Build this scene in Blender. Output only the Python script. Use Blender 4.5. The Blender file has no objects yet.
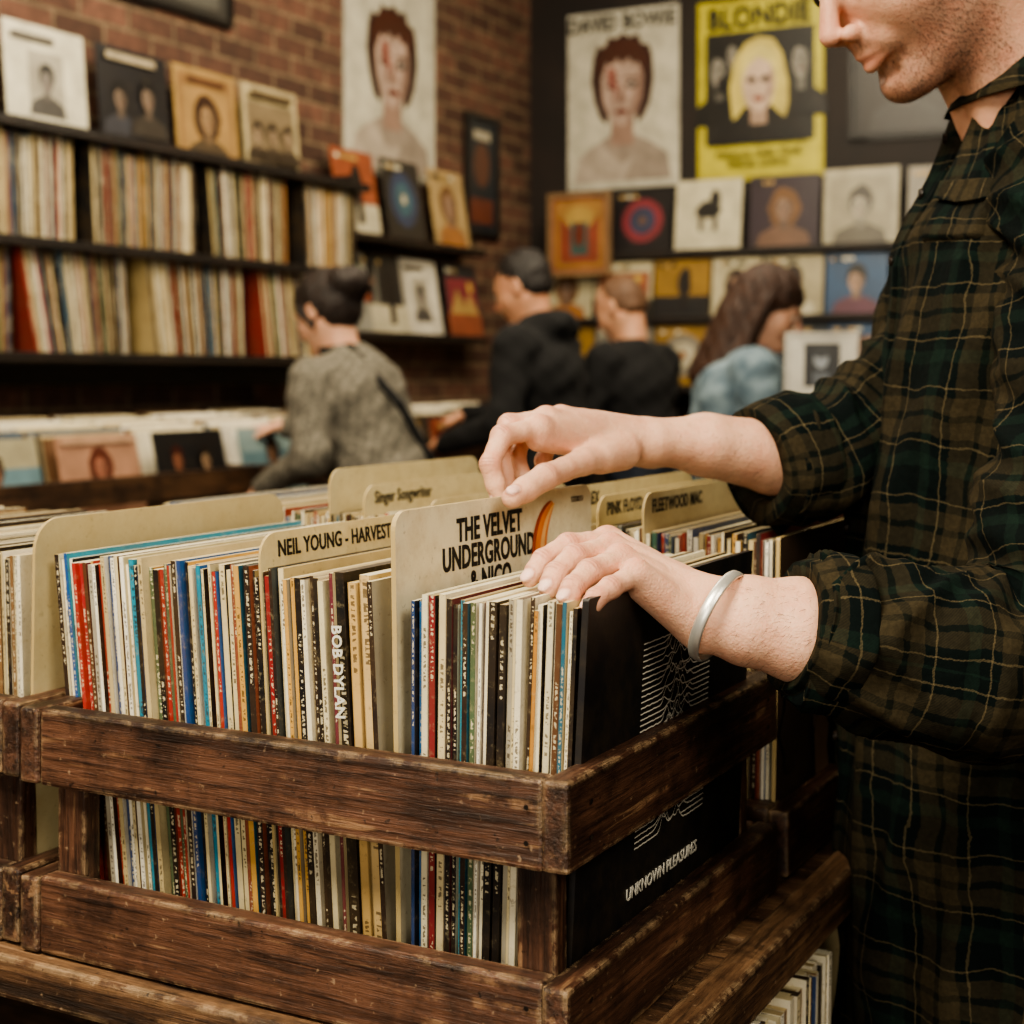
import bpy, math, random, itertools
import numpy as np
from mathutils import Vector, Matrix, noise
random.seed(11)
CAMYAW=math.radians(28.38); CC=math.cos(CAMYAW); SS=math.sin(CAMYAW)
H=1.30; F=1520.0; OX,OY=.0354,1.014
def C(x,y,z):            # viewer-aligned metres -> room metres
    x-=OX; y-=OY
    return Vector((CC*x-SS*y, SS*x+CC*y, z))
def P(px,pz,d): return C((px-512)*d/F, d, H+(375-pz)*d/F)
def D(x,y,z=0): return Vector((CC*x-SS*y, SS*x+CC*y, z))
scene=bpy.context.scene
COL=scene.collection
def lin(h):
    h=h.lstrip('#'); o=[]
    for i in (0,2,4):
        c=int(h[i:i+2],16)/255; o.append(c/12.92 if c<=.04045 else ((c+.055)/1.055)**2.4)
    return (o[0],o[1],o[2],1.0)
# ---------------------------------------------------------------- node helpers
def newmat(name):
    m=bpy.data.materials.new(name); m.use_nodes=True; nt=m.node_tree; nt.nodes.clear()
    out=nt.nodes.new('ShaderNodeOutputMaterial'); b=nt.nodes.new('ShaderNodeBsdfPrincipled')
    nt.links.new(b.outputs[0],out.inputs[0]); return m,nt,b
def nd(nt,t,ins=None,**kw):
    n=nt.nodes.new('ShaderNode'+t)
    for k,v in kw.items(): setattr(n,k,v)
    if ins:
        for k,v in ins.items():
            s=n.inputs[k]
            if isinstance(v,bpy.types.NodeSocket): nt.links.new(v,s)
            else: s.default_value=v
    return n
def math_(nt,op,a,b=0.0,c=None):
    i={0:a,1:b}
    if c is not None: i[2]=c
    return nd(nt,'Math',i,operation=op).outputs[0]
def ramp(nt,fac,els,interp='LINEAR'):
    n=nd(nt,'ValToRGB',{0:fac}); cr=n.color_ramp; cr.interpolation=interp
    while len(cr.elements)>1: cr.elements.remove(cr.elements[-1])
    cr.elements[0].position=els[0][0]; cr.elements[0].color=els[0][1]
    for p,c in els[1:]:
        e=cr.elements.new(p); e.color=c
    return n.outputs[0]
def mixc(nt,f,a,b,mode='MIX'):
    n=nt.nodes.new('ShaderNodeMix'); n.data_type='RGBA'; n.blend_type=mode
    for k,v in ((0,f),(6,a),(7,b)):
        if isinstance(v,bpy.types.NodeSocket): nt.links.new(v,n.inputs[k])
        else: n.inputs[k].default_value=v
    return n.outputs[2]
def noisen(nt,vec,scale,detail=4,rough=.55):
    return nd(nt,'TexNoise',{'Vector':vec,'Scale':scale,'Detail':detail,'Roughness':rough}).outputs[0]
def bump(nt,b,h,strength=.3,dist=.002):
    n=nd(nt,'Bump',{'Height':h,'Strength':strength,'Distance':dist}); nt.links.new(n.outputs[0],b.inputs['Normal'])
BK=(0,0,0,1); WT=(1,1,1,1)
def simple(name,c1,c2=None,scale=20,rough=.6,bmp=.2,metal=0,detail=5,dist=.002,sheen=0):
    m,nt,b=newmat(name); tc=nd(nt,'TexCoord').outputs['Object']
    n=noisen(nt,tc,scale,detail)
    c2=c2 or c1
    nt.links.new(ramp(nt,n,[(.35,lin(c1)),(.65,lin(c2))]),b.inputs['Base Color'])
    b.inputs['Roughness'].default_value=rough; b.inputs['Metallic'].default_value=metal
    if sheen: b.inputs['Sheen Weight'].default_value=sheen
    if bmp: bump(nt,b,n,bmp,dist)
    return m
def wood(name,axis,dark,mid,light,wear=.8,rough=.5):
    m,nt,b=newmat(name); tc=nd(nt,'TexCoord').outputs['Object']
    oi=nd(nt,'ObjectInfo').outputs['Random']
    sc=[30.,30.,30.]; sc[axis]=1.8
    off=nd(nt,'CombineXYZ',{0:math_(nt,'MULTIPLY',oi,37.),1:math_(nt,'MULTIPLY',oi,91.),2:math_(nt,'MULTIPLY',oi,17.)}).outputs[0]
    v=nd(nt,'VectorMath',{0:tc,1:tuple(sc)},operation='MULTIPLY').outputs[0]
    v=nd(nt,'VectorMath',{0:v,1:off},operation='ADD').outputs[0]
    g=noisen(nt,v,1.0,9,.72)
    base=ramp(nt,g,[(.34,lin(dark)),(.48,lin(mid)),(.58,lin(light)),(.66,lin(mid))])
    v2=nd(nt,'VectorMath',{0:v,1:(5.,5.,5.)},operation='MULTIPLY').outputs[0]
    g2=noisen(nt,v2,1.3,5,.7)
    base=mixc(nt,math_(nt,'MULTIPLY',ramp(nt,g2,[(.52,BK),(.62,WT)]),.7),base,lin(dark))
    tco=nd(nt,'VectorMath',{0:tc,1:off},operation='ADD').outputs[0]
    blot=noisen(nt,tco,16.,7,.72)
    if wear>0:
        bv=nd(nt,'Bevel',{'Radius':.007},samples=4).outputs[0]
        geo=nd(nt,'NewGeometry').outputs['Normal']
        dt=nd(nt,'VectorMath',{0:bv,1:geo},operation='DOT_PRODUCT').outputs['Value']
        e=math_(nt,'MULTIPLY',math_(nt,'SUBTRACT',1.,dt),9.)
        e=math_(nt,'MULTIPLY',e,ramp(nt,noisen(nt,tco,48.,7,.78),[(.47,BK),(.56,WT)]))
        e=nd(nt,'Clamp',{0:math_(nt,'MULTIPLY',e,wear)}).outputs[0]
        base=mixc(nt,math_(nt,'MULTIPLY',e,.85),base,lin('#b39672'))
        scr=noisen(nt,nd(nt,'VectorMath',{0:v,1:(3.1,3.1,3.1)},operation='MULTIPLY').outputs[0],1.0,3,.6)
        s2=math_(nt,'MULTIPLY',ramp(nt,scr,[(.59,BK),(.63,WT)]),ramp(nt,blot,[(.48,BK),(.58,WT)]))
        base=mixc(nt,math_(nt,'MULTIPLY',s2,.6*wear),base,lin('#987556'))
        sp=noisen(nt,tco,150.,4,.65)
        base=mixc(nt,math_(nt,'MULTIPLY',ramp(nt,sp,[(.65,BK),(.70,WT)]),.5*wear),base,lin('#a98d70'))
        base=mixc(nt,math_(nt,'MULTIPLY',ramp(nt,sp,[(.30,WT),(.36,BK)]),.8),base,lin('#0d0705'))
    base=mixc(nt,math_(nt,'MULTIPLY',ramp(nt,blot,[(.36,WT),(.54,BK)]),.7),base,lin('#100a07'))
    nt.links.new(base,b.inputs['Base Color']); b.inputs['Roughness'].default_value=rough
    bump(nt,b,math_(nt,'ADD',g,math_(nt,'MULTIPLY',g2,.8)),.9,.0025)
    return m
CR=[wood('crate_wood_'+'xyz'[i],i,'#1f140e','#452d21','#664534',1.0,.42) for i in range(3)]
TB=[wood('table_wood_'+'xyz'[i],i,'#2b1e15','#583e2b','#806044',1.3,.5) for i in range(3)]
SH=[wood('shelf_wood_'+'xyz'[i],i,'#0d0907','#1a110c','#2a1c13',0,.5) for i in range(3)]
BN=[wood('bin_wood_'+'xyz'[i],i,'#24150d','#46301f','#5f432c',0,.5) for i in range(3)]
def attr_print():
    m,nt,b=newmat('printed_card'); a=nd(nt,'Attribute',attribute_name='Col').outputs['Color']
    tc=nd(nt,'TexCoord').outputs['Object']; n=noisen(nt,tc,45,7,.7)
    c=mixc(nt,math_(nt,'MULTIPLY',ramp(nt,n,[(.6,BK),(.75,WT)]),.2),a,lin('#c9b994'))
    n2=noisen(nt,tc,9,4,.6); c=mixc(nt,math_(nt,'MULTIPLY',ramp(nt,n2,[(.35,WT),(.6,BK)]),.3),c,lin('#2a2018'))
    nt.links.new(c,b.inputs['Base Color']); b.inputs['Roughness'].default_value=.42; return m
def attr_sleeve():
    m,nt,b=newmat('record_sleeve_card'); a=nd(nt,'Attribute',attribute_name='Col').outputs['Color']
    uv=nd(nt,'UVMap').outputs[0]; s=nd(nt,'SeparateXYZ',{0:uv}); u,v=s.outputs[0],s.outputs[1]
    band=math_(nt,'LESS_THAN',math_(nt,'ABSOLUTE',math_(nt,'SUBTRACT',u,.5)),.22)
    tv=nd(nt,'CombineXYZ',{0:math_(nt,'MULTIPLY',u,1.3),1:math_(nt,'MULTIPLY',v,430.)}).outputs[0]
    tn=math_(nt,'GREATER_THAN',noisen(nt,tv,1.,1,.4),.53)
    sv=nd(nt,'CombineXYZ',{0:0.,1:math_(nt,'MULTIPLY',v,11.)}).outputs[0]
    sn=math_(nt,'GREATER_THAN',noisen(nt,sv,1.,0,.4),.50)
    mask=math_(nt,'MULTIPLY',math_(nt,'MULTIPLY',band,tn),sn)
    lum=nd(nt,'RGBToBW',{0:a}).outputs[0]
    tcol=mixc(nt,math_(nt,'GREATER_THAN',lum,.16),lin('#d8caa8'),lin('#2e2018'))
    tc=nd(nt,'TexCoord').outputs['Object']
    n=noisen(nt,tc,120,8,.8); n2=noisen(nt,tc,14,4,.6)
    c=mixc(nt,math_(nt,'MULTIPLY',mask,.75),a,tcol)
    lightm=math_(nt,'MULTIPLY',ramp(nt,n,[(.55,BK),(.64,WT)]),math_(nt,'ADD',.25,math_(nt,'MULTIPLY',lum,.4)))
    c=mixc(nt,lightm,c,lin('#c0ae86'))
    c=mixc(nt,math_(nt,'MULTIPLY',ramp(nt,n,[(.34,WT),(.42,BK)]),.5),c,lin('#54402a'))
    c=mixc(nt,math_(nt,'MULTIPLY',ramp(nt,n2,[(.35,WT),(.6,BK)]),.25),c,lin('#6a512f'))
    ed=math_(nt,'MULTIPLY',math_(nt,'GREATER_THAN',math_(nt,'ABSOLUTE',math_(nt,'SUBTRACT',u,.5)),.41),math_(nt,'GREATER_THAN',u,-.5))
    c=mixc(nt,math_(nt,'MULTIPLY',ed,.45),c,lin('#33261a'))
    nt.links.new(c,b.inputs['Base Color']); b.inputs['Roughness'].default_value=.5
    bump(nt,b,n,.3,.0008); return m
PR=attr_print(); SL=attr_sleeve()
def brick():
    m,nt,b=newmat('brick_wall'); tc=nd(nt,'TexCoord').outputs['Object']
    s=nd(nt,'SeparateXYZ',{0:tc}); v=nd(nt,'CombineXYZ',{0:s.outputs[1],1:s.outputs[2]}).outputs[0]
    bt=nd(nt,'TexBrick',{'Vector':v,'Color1':lin('#755040'),'Color2':lin('#412c22'),'Mortar':lin('#857158'),'Scale':1.,'Mortar Size':.007,'Mortar Smooth':.2,'Bias':-.1,'Brick Width':.23,'Row Height':.08})
    n=noisen(nt,tc,18,8,.7)
    c=mixc(nt,math_(nt,'MULTIPLY',ramp(nt,n,[(.4,WT),(.65,BK)]),.6),bt.outputs['Color'],lin('#30221a'))
    nt.links.new(c,b.inputs['Base Color']); b.inputs['Roughness'].default_value=.85
    hh=math_(nt,'SUBTRACT',math_(nt,'MULTIPLY',n,.4),bt.outputs['Fac']); bump(nt,b,hh,.8,.008); return m
BRICK=brick()
DARKW=simple('dark_painted_wall','#1a1310','#241a15',4,.7,.1)
def floorm():
    m,nt,b=newmat('floor_planks'); tc=nd(nt,'TexCoord').outputs['Object']
    bt=nd(nt,'TexBrick',{'Vector':tc,'Color1':lin('#4a3020'),'Color2':lin('#35210f'),'Mortar':lin('#120a05'),'Scale':1.,'Mortar Size':.004,'Brick Width':1.4,'Row Height':.12})
    n=noisen(nt,nd(nt,'VectorMath',{0:tc,1:(2.,30.,1.)},operation='MULTIPLY').outputs[0],1.,6)
    nt.links.new(mixc(nt,math_(nt,'MULTIPLY',n,.5),bt.outputs['Color'],lin('#1c1008')),b.inputs['Base Color']); b.inputs['Roughness'].default_value=.45; return m
def attr_skin():
    m,nt,b=newmat('skin'); a=nd(nt,'Attribute',attribute_name='Col').outputs['Color']
    tc=nd(nt,'TexCoord').outputs['Object']; n=noisen(nt,tc,48,6,.65); n2=noisen(nt,tc,700,3,.6); n4=noisen(nt,tc,150,3,.6)
    c=mixc(nt,math_(nt,'MULTIPLY',ramp(nt,n,[(.42,BK),(.64,WT)]),.30),a,lin('#c07860'))
    c=mixc(nt,math_(nt,'MULTIPLY',ramp(nt,n4,[(.58,BK),(.70,WT)]),.16),c,lin('#a4694f'))
    nt.links.new(c,b.inputs['Base Color']); b.inputs['Roughness'].default_value=.5
    b.inputs['Subsurface Weight'].default_value=.14; b.inputs['Subsurface Radius'].default_value=(1.,.35,.2); b.inputs['Subsurface Scale'].default_value=.004
    v=nd(nt,'TexVoronoi',{'Vector':tc,'Scale':480.}).outputs['Distance']
    bump(nt,b,math_(nt,'ADD',math_(nt,'ADD',math_(nt,'MULTIPLY',n2,.6),math_(nt,'MULTIPLY',v,.8)),math_(nt,'MULTIPLY',n4,2.0)),.4,.0008); return m
SKIN=attr_skin()
def plaid():
    m,nt,b=newmat('plaid_flannel'); uv=nd(nt,'UVMap').outputs[0]; s=nd(nt,'SeparateXYZ',{0:uv})
    tc=nd(nt,'TexCoord').outputs['Object']
    K=lin('#091110'); G=lin('#16261f'); B=lin('#3b3324'); T=lin('#635740'); O=lin('#151711')
    els=[(0,K),(.12,G),(.24,K),(.34,T),(.358,K),(.42,B),(.58,O),(.64,B),(.78,K),(.86,T),(.876,K)]
    def warp(x,per):
        f=math_(nt,'FRACT',math_(nt,'ADD',math_(nt,'DIVIDE',x,per),40.)); return ramp(nt,f,els,'CONSTANT')
    w2=noisen(nt,tc,14,2,.5); wo=math_(nt,'MULTIPLY',math_(nt,'SUBTRACT',w2,.5),.024)
    w3=noisen(nt,tc,260,2,.5); wo=math_(nt,'ADD',wo,math_(nt,'MULTIPLY',math_(nt,'SUBTRACT',w3,.5),.003))
    a=warp(math_(nt,'ADD',s.outputs[0],wo),.092); w=warp(math_(nt,'ADD',s.outputs[1],wo),.098)
    tw=math_(nt,'GREATER_THAN',math_(nt,'FRACT',math_(nt,'MULTIPLY',math_(nt,'ADD',s.outputs[0],s.outputs[1]),420.)),.5)
    c=mixc(nt,math_(nt,'ADD',.4,math_(nt,'MULTIPLY',tw,.2)),a,w)
    n=noisen(nt,tc,240,5,.75)
    c=mixc(nt,math_(nt,'MULTIPLY',ramp(nt,n,[(.4,WT),(.65,BK)]),.35),c,lin('#050707'))
    nt.links.new(c,b.inputs['Base Color']); b.inputs['Roughness'].default_value=.95; b.inputs['Specular IOR Level'].default_value=.1
    n3=noisen(nt,tc,17,3,.55)
    bump(nt,b,math_(nt,'ADD',math_(nt,'MULTIPLY',n,.08),n3),.7,.012); return m
PLAID=plaid()
HAIR={}
def hairm(c1,c2):
    k=c1+c2
    if k not in HAIR:
        m,nt,b=newmat('hair'); tc=nd(nt,'TexCoord').outputs['Object']
        v=nd(nt,'VectorMath',{0:tc,1:(160.,160.,18.)},operation='MULTIPLY').outputs[0]; n=noisen(nt,v,1.,4)
        nt.links.new(ramp(nt,n,[(.35,lin(c1)),(.65,lin(c2))]),b.inputs['Base Color']); b.inputs['Roughness'].default_value=.6; bump(nt,b,n,.9,.006); HAIR[k]=m
    return HAIR[k]
def solid(name,c,rough=.5,metal=0):
    m,nt,b=newmat(name); tc=nd(nt,'TexCoord').outputs['Object']; n=noisen(nt,tc,30,3)
    cc=lin(c); nt.links.new(mixc(nt,math_(nt,'MULTIPLY',n,.15),cc,(cc[0]*.5,cc[1]*.5,cc[2]*.5,1)),b.inputs['Base Color'])
    b.inputs['Roughness'].default_value=rough; b.inputs['Metallic'].default_value=metal; return m
INK=solid('black_ink','#0c0a0a',.6); WHITE=solid('white_ink','#d9d4c6',.5); REDINK=solid('brown_ink','#3a2a1c',.6)
# ---------------------------------------------------------------- objects
def empty(name,loc=(0,0,0)):
    e=bpy.data.objects.new(name,None); e.location=loc; e.empty_display_size=.1; COL.objects.link(e); return e
def par(o,e):
    if e is not None:
        o.parent=e; o.matrix_parent_inverse=Matrix.Translation(e.location).inverted()
    return o
def link(name,me,mats=(),parent=None,mw=None,smooth=False):
    o=bpy.data.objects.new(name,me); COL.objects.link(o)
    for m in mats: me.materials.append(m)
    if mw is not None: o.matrix_basis=mw
    if smooth: me.polygons.foreach_set('use_smooth',[True]*len(me.polygons))
    par(o,parent); return o
class MB:
    def __init__(s): s.v=[];s.f=[];s.c=[];s.u=[];s.m=[]
    def face(s,pts,col,uv=None,mi=0):
        n=len(s.v); s.v+= [tuple(p) for p in pts]; s.f.append(tuple(range(n,n+len(pts)))); s.c.append(col); s.u.append(uv or [(-1,0)]*len(pts)); s.m.append(mi)
    def box(s,x0,x1,y0,y1,z0,z1,col=(.5,.5,.5,1),mi=0):
        p=[(x,y,z) for z in (z0,z1) for y in (y0,y1) for x in (x0,x1)]
        for q in ((0,2,3,1),(4,5,7,6),(0,1,5,4),(2,6,7,3),(0,4,6,2),(1,3,7,5)): s.face([p[i] for i in q],col,None,mi)
    def sleeve(s,o,S,Wd,t,dep,h,lean,col,cov,edge):
        o=Vector(o);Z=Vector((0,0,h))+S*lean
        a,b,c,d=o,o+S*t,o+S*t+Wd*dep,o+Wd*dep
        A,B,Cc,Dd=a+Z,b+Z,c+Z,d+Z
        r=random.random()*50
        fl = S.cross(Wd).z<0
        def ff(pts,col,uv=None):
            if fl: pts=pts[::-1]; uv=uv[::-1] if uv else None
            s.face(pts,col,uv)
        ff([a,b,B,A],col,[(0,r),(1,r),(1,r+h),(0,r+h)])
        ff([b,c,Cc,B],cov); ff([d,a,A,Dd],cov); ff([c,d,Dd,Cc],edge); ff([A,B,Cc,Dd],edge); ff([d,c,b,a],edge)
    def build(s,name,mats,parent=None,mw=None):
        me=bpy.data.meshes.new(name); me.from_pydata(s.v,[],s.f)
        ca=me.color_attributes.new('Col','FLOAT_COLOR','CORNER'); arr=[]
        uvl=me.uv_layers.new(name='UVMap'); ua=[]
        for f,c,u in zip(s.f,s.c,s.u):
            for k in range(len(f)): arr+=list(c); ua+=list(u[k])
        ca.data.foreach_set('color',arr); uvl.data.foreach_set('uv',ua)
        me.polygons.foreach_set('material_index',s.m); me.update()
        return link(name,me,mats,parent,mw)
def board(name,a0,a1,b0,b1,z0,z1,mats,parent=None,bev=.003):
    c=Vector(((a0+a1)/2,(b0+b1)/2,(z0+z1)/2)); d=[(a1-a0)/2,(b1-b0)/2,(z1-z0)/2]
    ax=int(np.argmax(d)); mat=mats[ax] if isinstance(mats,list) else mats
    me=bpy.data.meshes.new(name); vs=[(x,y,z) for z in (-d[2],d[2]) for y in (-d[1],d[1]) for x in (-d[0],d[0])]
    me.from_pydata(vs,[],[(0,2,3,1),(4,5,7,6),(0,1,5,4),(2,6,7,3),(0,4,6,2),(1,3,7,5)])
    o=link(name,me,[mat],parent,Matrix.Translation(c))
    if bev:
        md=o.modifiers.new('bev','BEVEL'); md.width=bev; md.segments=2; md.limit_method='NONE'
    return o
def frame(org,X,Y):
    X=Vector(X).normalized(); Y=Vector(Y).normalized(); Z=X.cross(Y).normalized()
    M=Matrix((X,Y,Z)).transposed().to_4x4(); M.translation=Vector(org); return M
def text(name,body,size,mat,M,parent=None,off=0.0,xs=1.0,align='CENTER',ext=.0003,sp=1.0,ch=1.0):
    cu=bpy.data.curves.new(name+'_c','FONT'); cu.body=body; cu.size=size; cu.align_x=align; cu.align_y='CENTER'; cu.offset=off; cu.extrude=ext; cu.space_line=sp; cu.resolution_u=3; cu.space_character=ch
    t=bpy.data.objects.new(name+'_t',cu); COL.objects.link(t)
    dg=bpy.context.evaluated_depsgraph_get(); me=bpy.data.meshes.new_from_object(t.evaluated_get(dg)); bpy.data.objects.remove(t)
    me.materials.clear(); me.transform(Matrix.Diagonal((xs,1,1,1)))
    return link(name,me,[mat],parent,M)
# ---------------------------------------------------------------- art
class Art:
    def __init__(s,w,h,bg,th=.004):
        s.w=w;s.h=h;s.m=MB();s.k=0
        s.m.box(0,w,0,h,-th,0,lin(bg))
    def z(s): s.k+=1; return .0006*s.k
    def poly(s,pts,c):
        z=s.z(); s.m.face([(x*s.w,y*s.h,z) for x,y in pts],lin(c))
    def rect(s,x0,y0,x1,y1,c): s.poly([(x0,y0),(x1,y0),(x1,y1),(x0,y1)],c)
    def ell(s,cx,cy,rx,ry,c,n=22,jit=0):
        s.poly([(cx+rx*(1+random.uniform(-jit,jit))*math.cos(2*math.pi*i/n),cy+ry*(1+random.uniform(-jit,jit))*math.sin(2*math.pi*i/n)) for i in range(n)],c)
def dk(skin,f=.72): return '#%02x%02x%02x'%tuple(int(int(skin[i:i+2],16)*f) for i in (1,3,5))
def portrait(A,cx,cy,s,skin,hair,cloth,long=False):
    sh=dk(skin)
    if long:
        A.ell(cx,cy-.02*s,.25*s,.30*s,hair,18,.09)
    A.poly([(cx-.42*s,cy-.62*s),(cx+.42*s,cy-.62*s),(cx+.36*s,cy-.40*s),(cx+.12*s,cy-.28*s),(cx-.12*s,cy-.28*s),(cx-.36*s,cy-.40*s)],cloth)
    A.rect(cx-.07*s,cy-.34*s,cx+.07*s,cy-.1*s,sh)
    if not long: A.ell(cx,cy+.06*s,.175*s,.235*s,hair,16,.08)
    A.ell(cx,cy-.02*s,.13*s,.19*s,skin)
    A.poly([(cx+.02*s,cy+.16*s),(cx+.11*s,cy+.08*s),(cx+.13*s,cy-.02*s),(cx+.10*s,cy-.14*s),(cx+.02*s,cy-.2*s),(cx+.07*s,cy-.05*s)],sh)
    A.poly([(cx-.14*s,cy+.06*s),(cx-.05*s,cy+.13*s),(cx+.08*s,cy+.09*s),(cx+.14*s,cy+.03*s),(cx+.15*s,cy+.2*s),(cx,cy+.28*s),(cx-.15*s,cy+.2*s)],hair)
    for q in (-1,1): A.ell(cx+q*.055*s,cy+.015*s,.03*s,.016*s,'#2a1a18',10)
    A.poly([(cx-.01*s,cy+.0*s),(cx+.012*s,cy),(cx+.022*s,cy-.07*s),(cx-.022*s,cy-.07*s)],sh)
    A.ell(cx,cy-.11*s,.045*s,.014*s,'#6c3a34',10)
PALM=['#8a4a34','#a88a54','#3c5a66','#5a3444','#b9b098','#1b1b1d','#4d573c','#96653a','#7d776b','#333c54','#2a211c','#6b5040','#7a3038']
def art_random(A):
    st=random.choice(['p','p','g','a','c','f','p','t']); pal=PALM
    if st=='p': portrait(A,.5,.55,.95,random.choice(['#a98a74','#8a7060','#8a8279']),random.choice(['#2a1a12','#1a1614','#6a4a2c']),random.choice(pal),random.random()<.4)
    elif st=='g':
        for x in (.25,.5,.75): portrait(A,x,.5+random.uniform(-.06,.06),.55,'#9a7c6a','#1d1512',random.choice(pal),random.random()<.5)
    elif st=='a':
        for i in range(9): A.ell(random.uniform(.2,.8),random.uniform(.2,.8),random.uniform(.05,.17),random.uniform(.05,.17),random.choice(pal),14,.25)
    elif st=='c': A.ell(.5,.5,.36,.36,random.choice(pal)); A.ell(.5,.5,.22,.22,random.choice(pal)); A.ell(.5,.5,.07,.07,random.choice(pal))
    elif st=='t':
        A.rect(.06,.06,.94,.8,random.choice(pal)); A.rect(.0,.0,1,.3,random.choice(pal)); A.poly([(.1,.3),(.35,.65),(.55,.4),(.7,.6),(.95,.3)],random.choice(pal)); A.ell(.75,.68,.08,.08,'#b99a54',14)
    elif st=='f': A.rect(0,.0,1,.35,random.choice(pal)); A.ell(.55,.6,.12,.25,'#181414',12,.2); A.rect(.48,.1,.62,.5,'#181414')
    y=.9; x0=.08
    for i in range(random.randint(3,7)):
        w=random.uniform(.05,.12); A.rect(x0,y-.03,min(x0+w,.95),y+.03,random.choice(['#c9c0a8','#1b1b1d','#a88a54'])); x0+=w+.02
COVBG=['#9c9276','#1d1b1c','#8a6a40','#6b3428','#26323c','#7c766a','#3c2f28','#84402c','#3b5a5c','#b0a688','#4a2838','#211c1a','#171516','#2e4a6a','#8a6a2c']
# ---------------------------------------------------------------- sdf
def smin(a,b,k):
    h=np.maximum(k-np.abs(a-b),0)/k; return np.minimum(a,b)-h*h*k*.25
def smax(a,b,k): return -smin(-a,-b,k)
def cap(Q,a,b,ra,rb):
    a=np.array(a,np.float32);b=np.array(b,np.float32);ba=b-a; t=np.clip(((Q-a)@ba)/max(float(ba@ba),1e-12),0,1)
    return np.linalg.norm(Q-a-t[:,None]*ba,axis=1)-(ra+(rb-ra)*t)
def ell(Q,c,r,R=None):
    q=Q-np.array(c,np.float32)
    if R is not None: q=q@R
    r=np.array(r,np.float32); k0=np.linalg.norm(q/r,axis=1); k1=np.linalg.norm(q/(r*r),axis=1)+1e-9
    return np.where(k0<1e-2,-r.min(),k0*(k0-1)/k1)
def nets(f,org,h):
    s=f<0; nx,ny,nz=f.shape; c=np.zeros((nx-1,ny-1,nz-1),np.int8)
    cs=list(itertools.product((0,1),repeat=3))
    for dx,dy,dz in cs: c+=s[dx:nx-1+dx,dy:ny-1+dy,dz:nz-1+dz]
    act=(c>0)&(c<8); idx=np.argwhere(act); n=len(idx); vid=-np.ones(act.shape,np.int64); vid[act]=np.arange(n)
    acc=np.zeros((n,3)); cnt=np.zeros(n)
    for a in cs:
        for ax in range(3):
            if a[ax]==0:
                b=list(a); b[ax]=1
                i0=idx+np.array(a); i1=idx+np.array(b)
                f0=f[i0[:,0],i0[:,1],i0[:,2]]; f1=f[i1[:,0],i1[:,1],i1[:,2]]
                m=(f0<0)!=(f1<0); t=f0[m]/(f0[m]-f1[m]); p=i0[m].astype(float); p[:,ax]+=t
                acc[m]+=p; cnt[m]+=1
    V=acc/cnt[:,None]*h+np.array(org)
    Fs=[]
    for ax in range(3):
        sl0=[slice(None)]*3; sl1=[slice(None)]*3; sl0[ax]=slice(0,-1); sl1[ax]=slice(1,None)
        x=s[tuple(sl0)]!=s[tuple(sl1)]
        e=np.argwhere(x)
        o=[q for q in range(3) if q!=ax]
        for q in o: e=e[(e[:,q]>=1)&(e[:,q]<f.shape[q]-1)]
        i,j,k=e.T
        if ax==0: q=[vid[i,j-1,k-1],vid[i,j,k-1],vid[i,j,k],vid[i,j-1,k]]
        elif ax==1: q=[vid[i-1,j,k-1],vid[i-1,j,k],vid[i,j,k],vid[i,j,k-1]]
        else: q=[vid[i-1,j-1,k],vid[i,j-1,k],vid[i,j,k],vid[i-1,j,k]]
        q=np.stack(q,1); ins=s[i,j,k]; q[~ins]=q[~ins][:,::-1]; Fs.append(q)
    return V,np.concatenate(Fs)
def sdfmesh(name,fn,lo,hi,h,mats,parent=None,mw=None,matfn=None,colfn=None):
    lo=np.array(lo,float);hi=np.array(hi,float); m=np.ceil((hi-lo)/(4*h)).astype(int)+1
    cx=[lo[i]+(np.arange(m[i])*4+1.5)*h for i in range(3)]
    G=np.stack(np.meshgrid(*cx,indexing='ij'),-1).reshape(-1,3).astype(np.float32)
    fc=fn(G).reshape(m); Ff=fc.repeat(4,0).repeat(4,1).repeat(4,2).astype(np.float32)
    mk=(np.abs(fc)<9*h); mk=mk.repeat(4,0).repeat(4,1).repeat(4,2)
    ii=np.argwhere(mk); pts=(lo+ii*h).astype(np.float32)
    Ff[mk]=fn(pts)
    V,Q=nets(Ff,lo,h)
    me=bpy.data.meshes.new(name); me.vertices.add(len(V)); me.vertices.foreach_set('co',V.astype(np.float32).ravel())
    me.loops.add(len(Q)*4); me.loops.foreach_set('vertex_index',Q.astype(np.int32).ravel())
    me.polygons.add(len(Q)); me.polygons.foreach_set('loop_start',np.arange(0,len(Q)*4,4,dtype=np.int32)); me.update(calc_edges=True); me.validate()
    if colfn is not None:
        ca=me.color_attributes.new('Col','FLOAT_COLOR','POINT'); cv=colfn(V.astype(np.float32)); ca.data.foreach_set('color',cv.astype(np.float32).ravel())
    if matfn is not None:
        fcn=V[Q].mean(1).astype(np.float32); me.polygons.foreach_set('material_index',matfn(fcn).astype(np.int32))
    o=link(name,me,mats,parent,mw,True)
    sm=o.modifiers.new('sm','SMOOTH'); sm.factor=.5; sm.iterations=2
    return o
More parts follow.
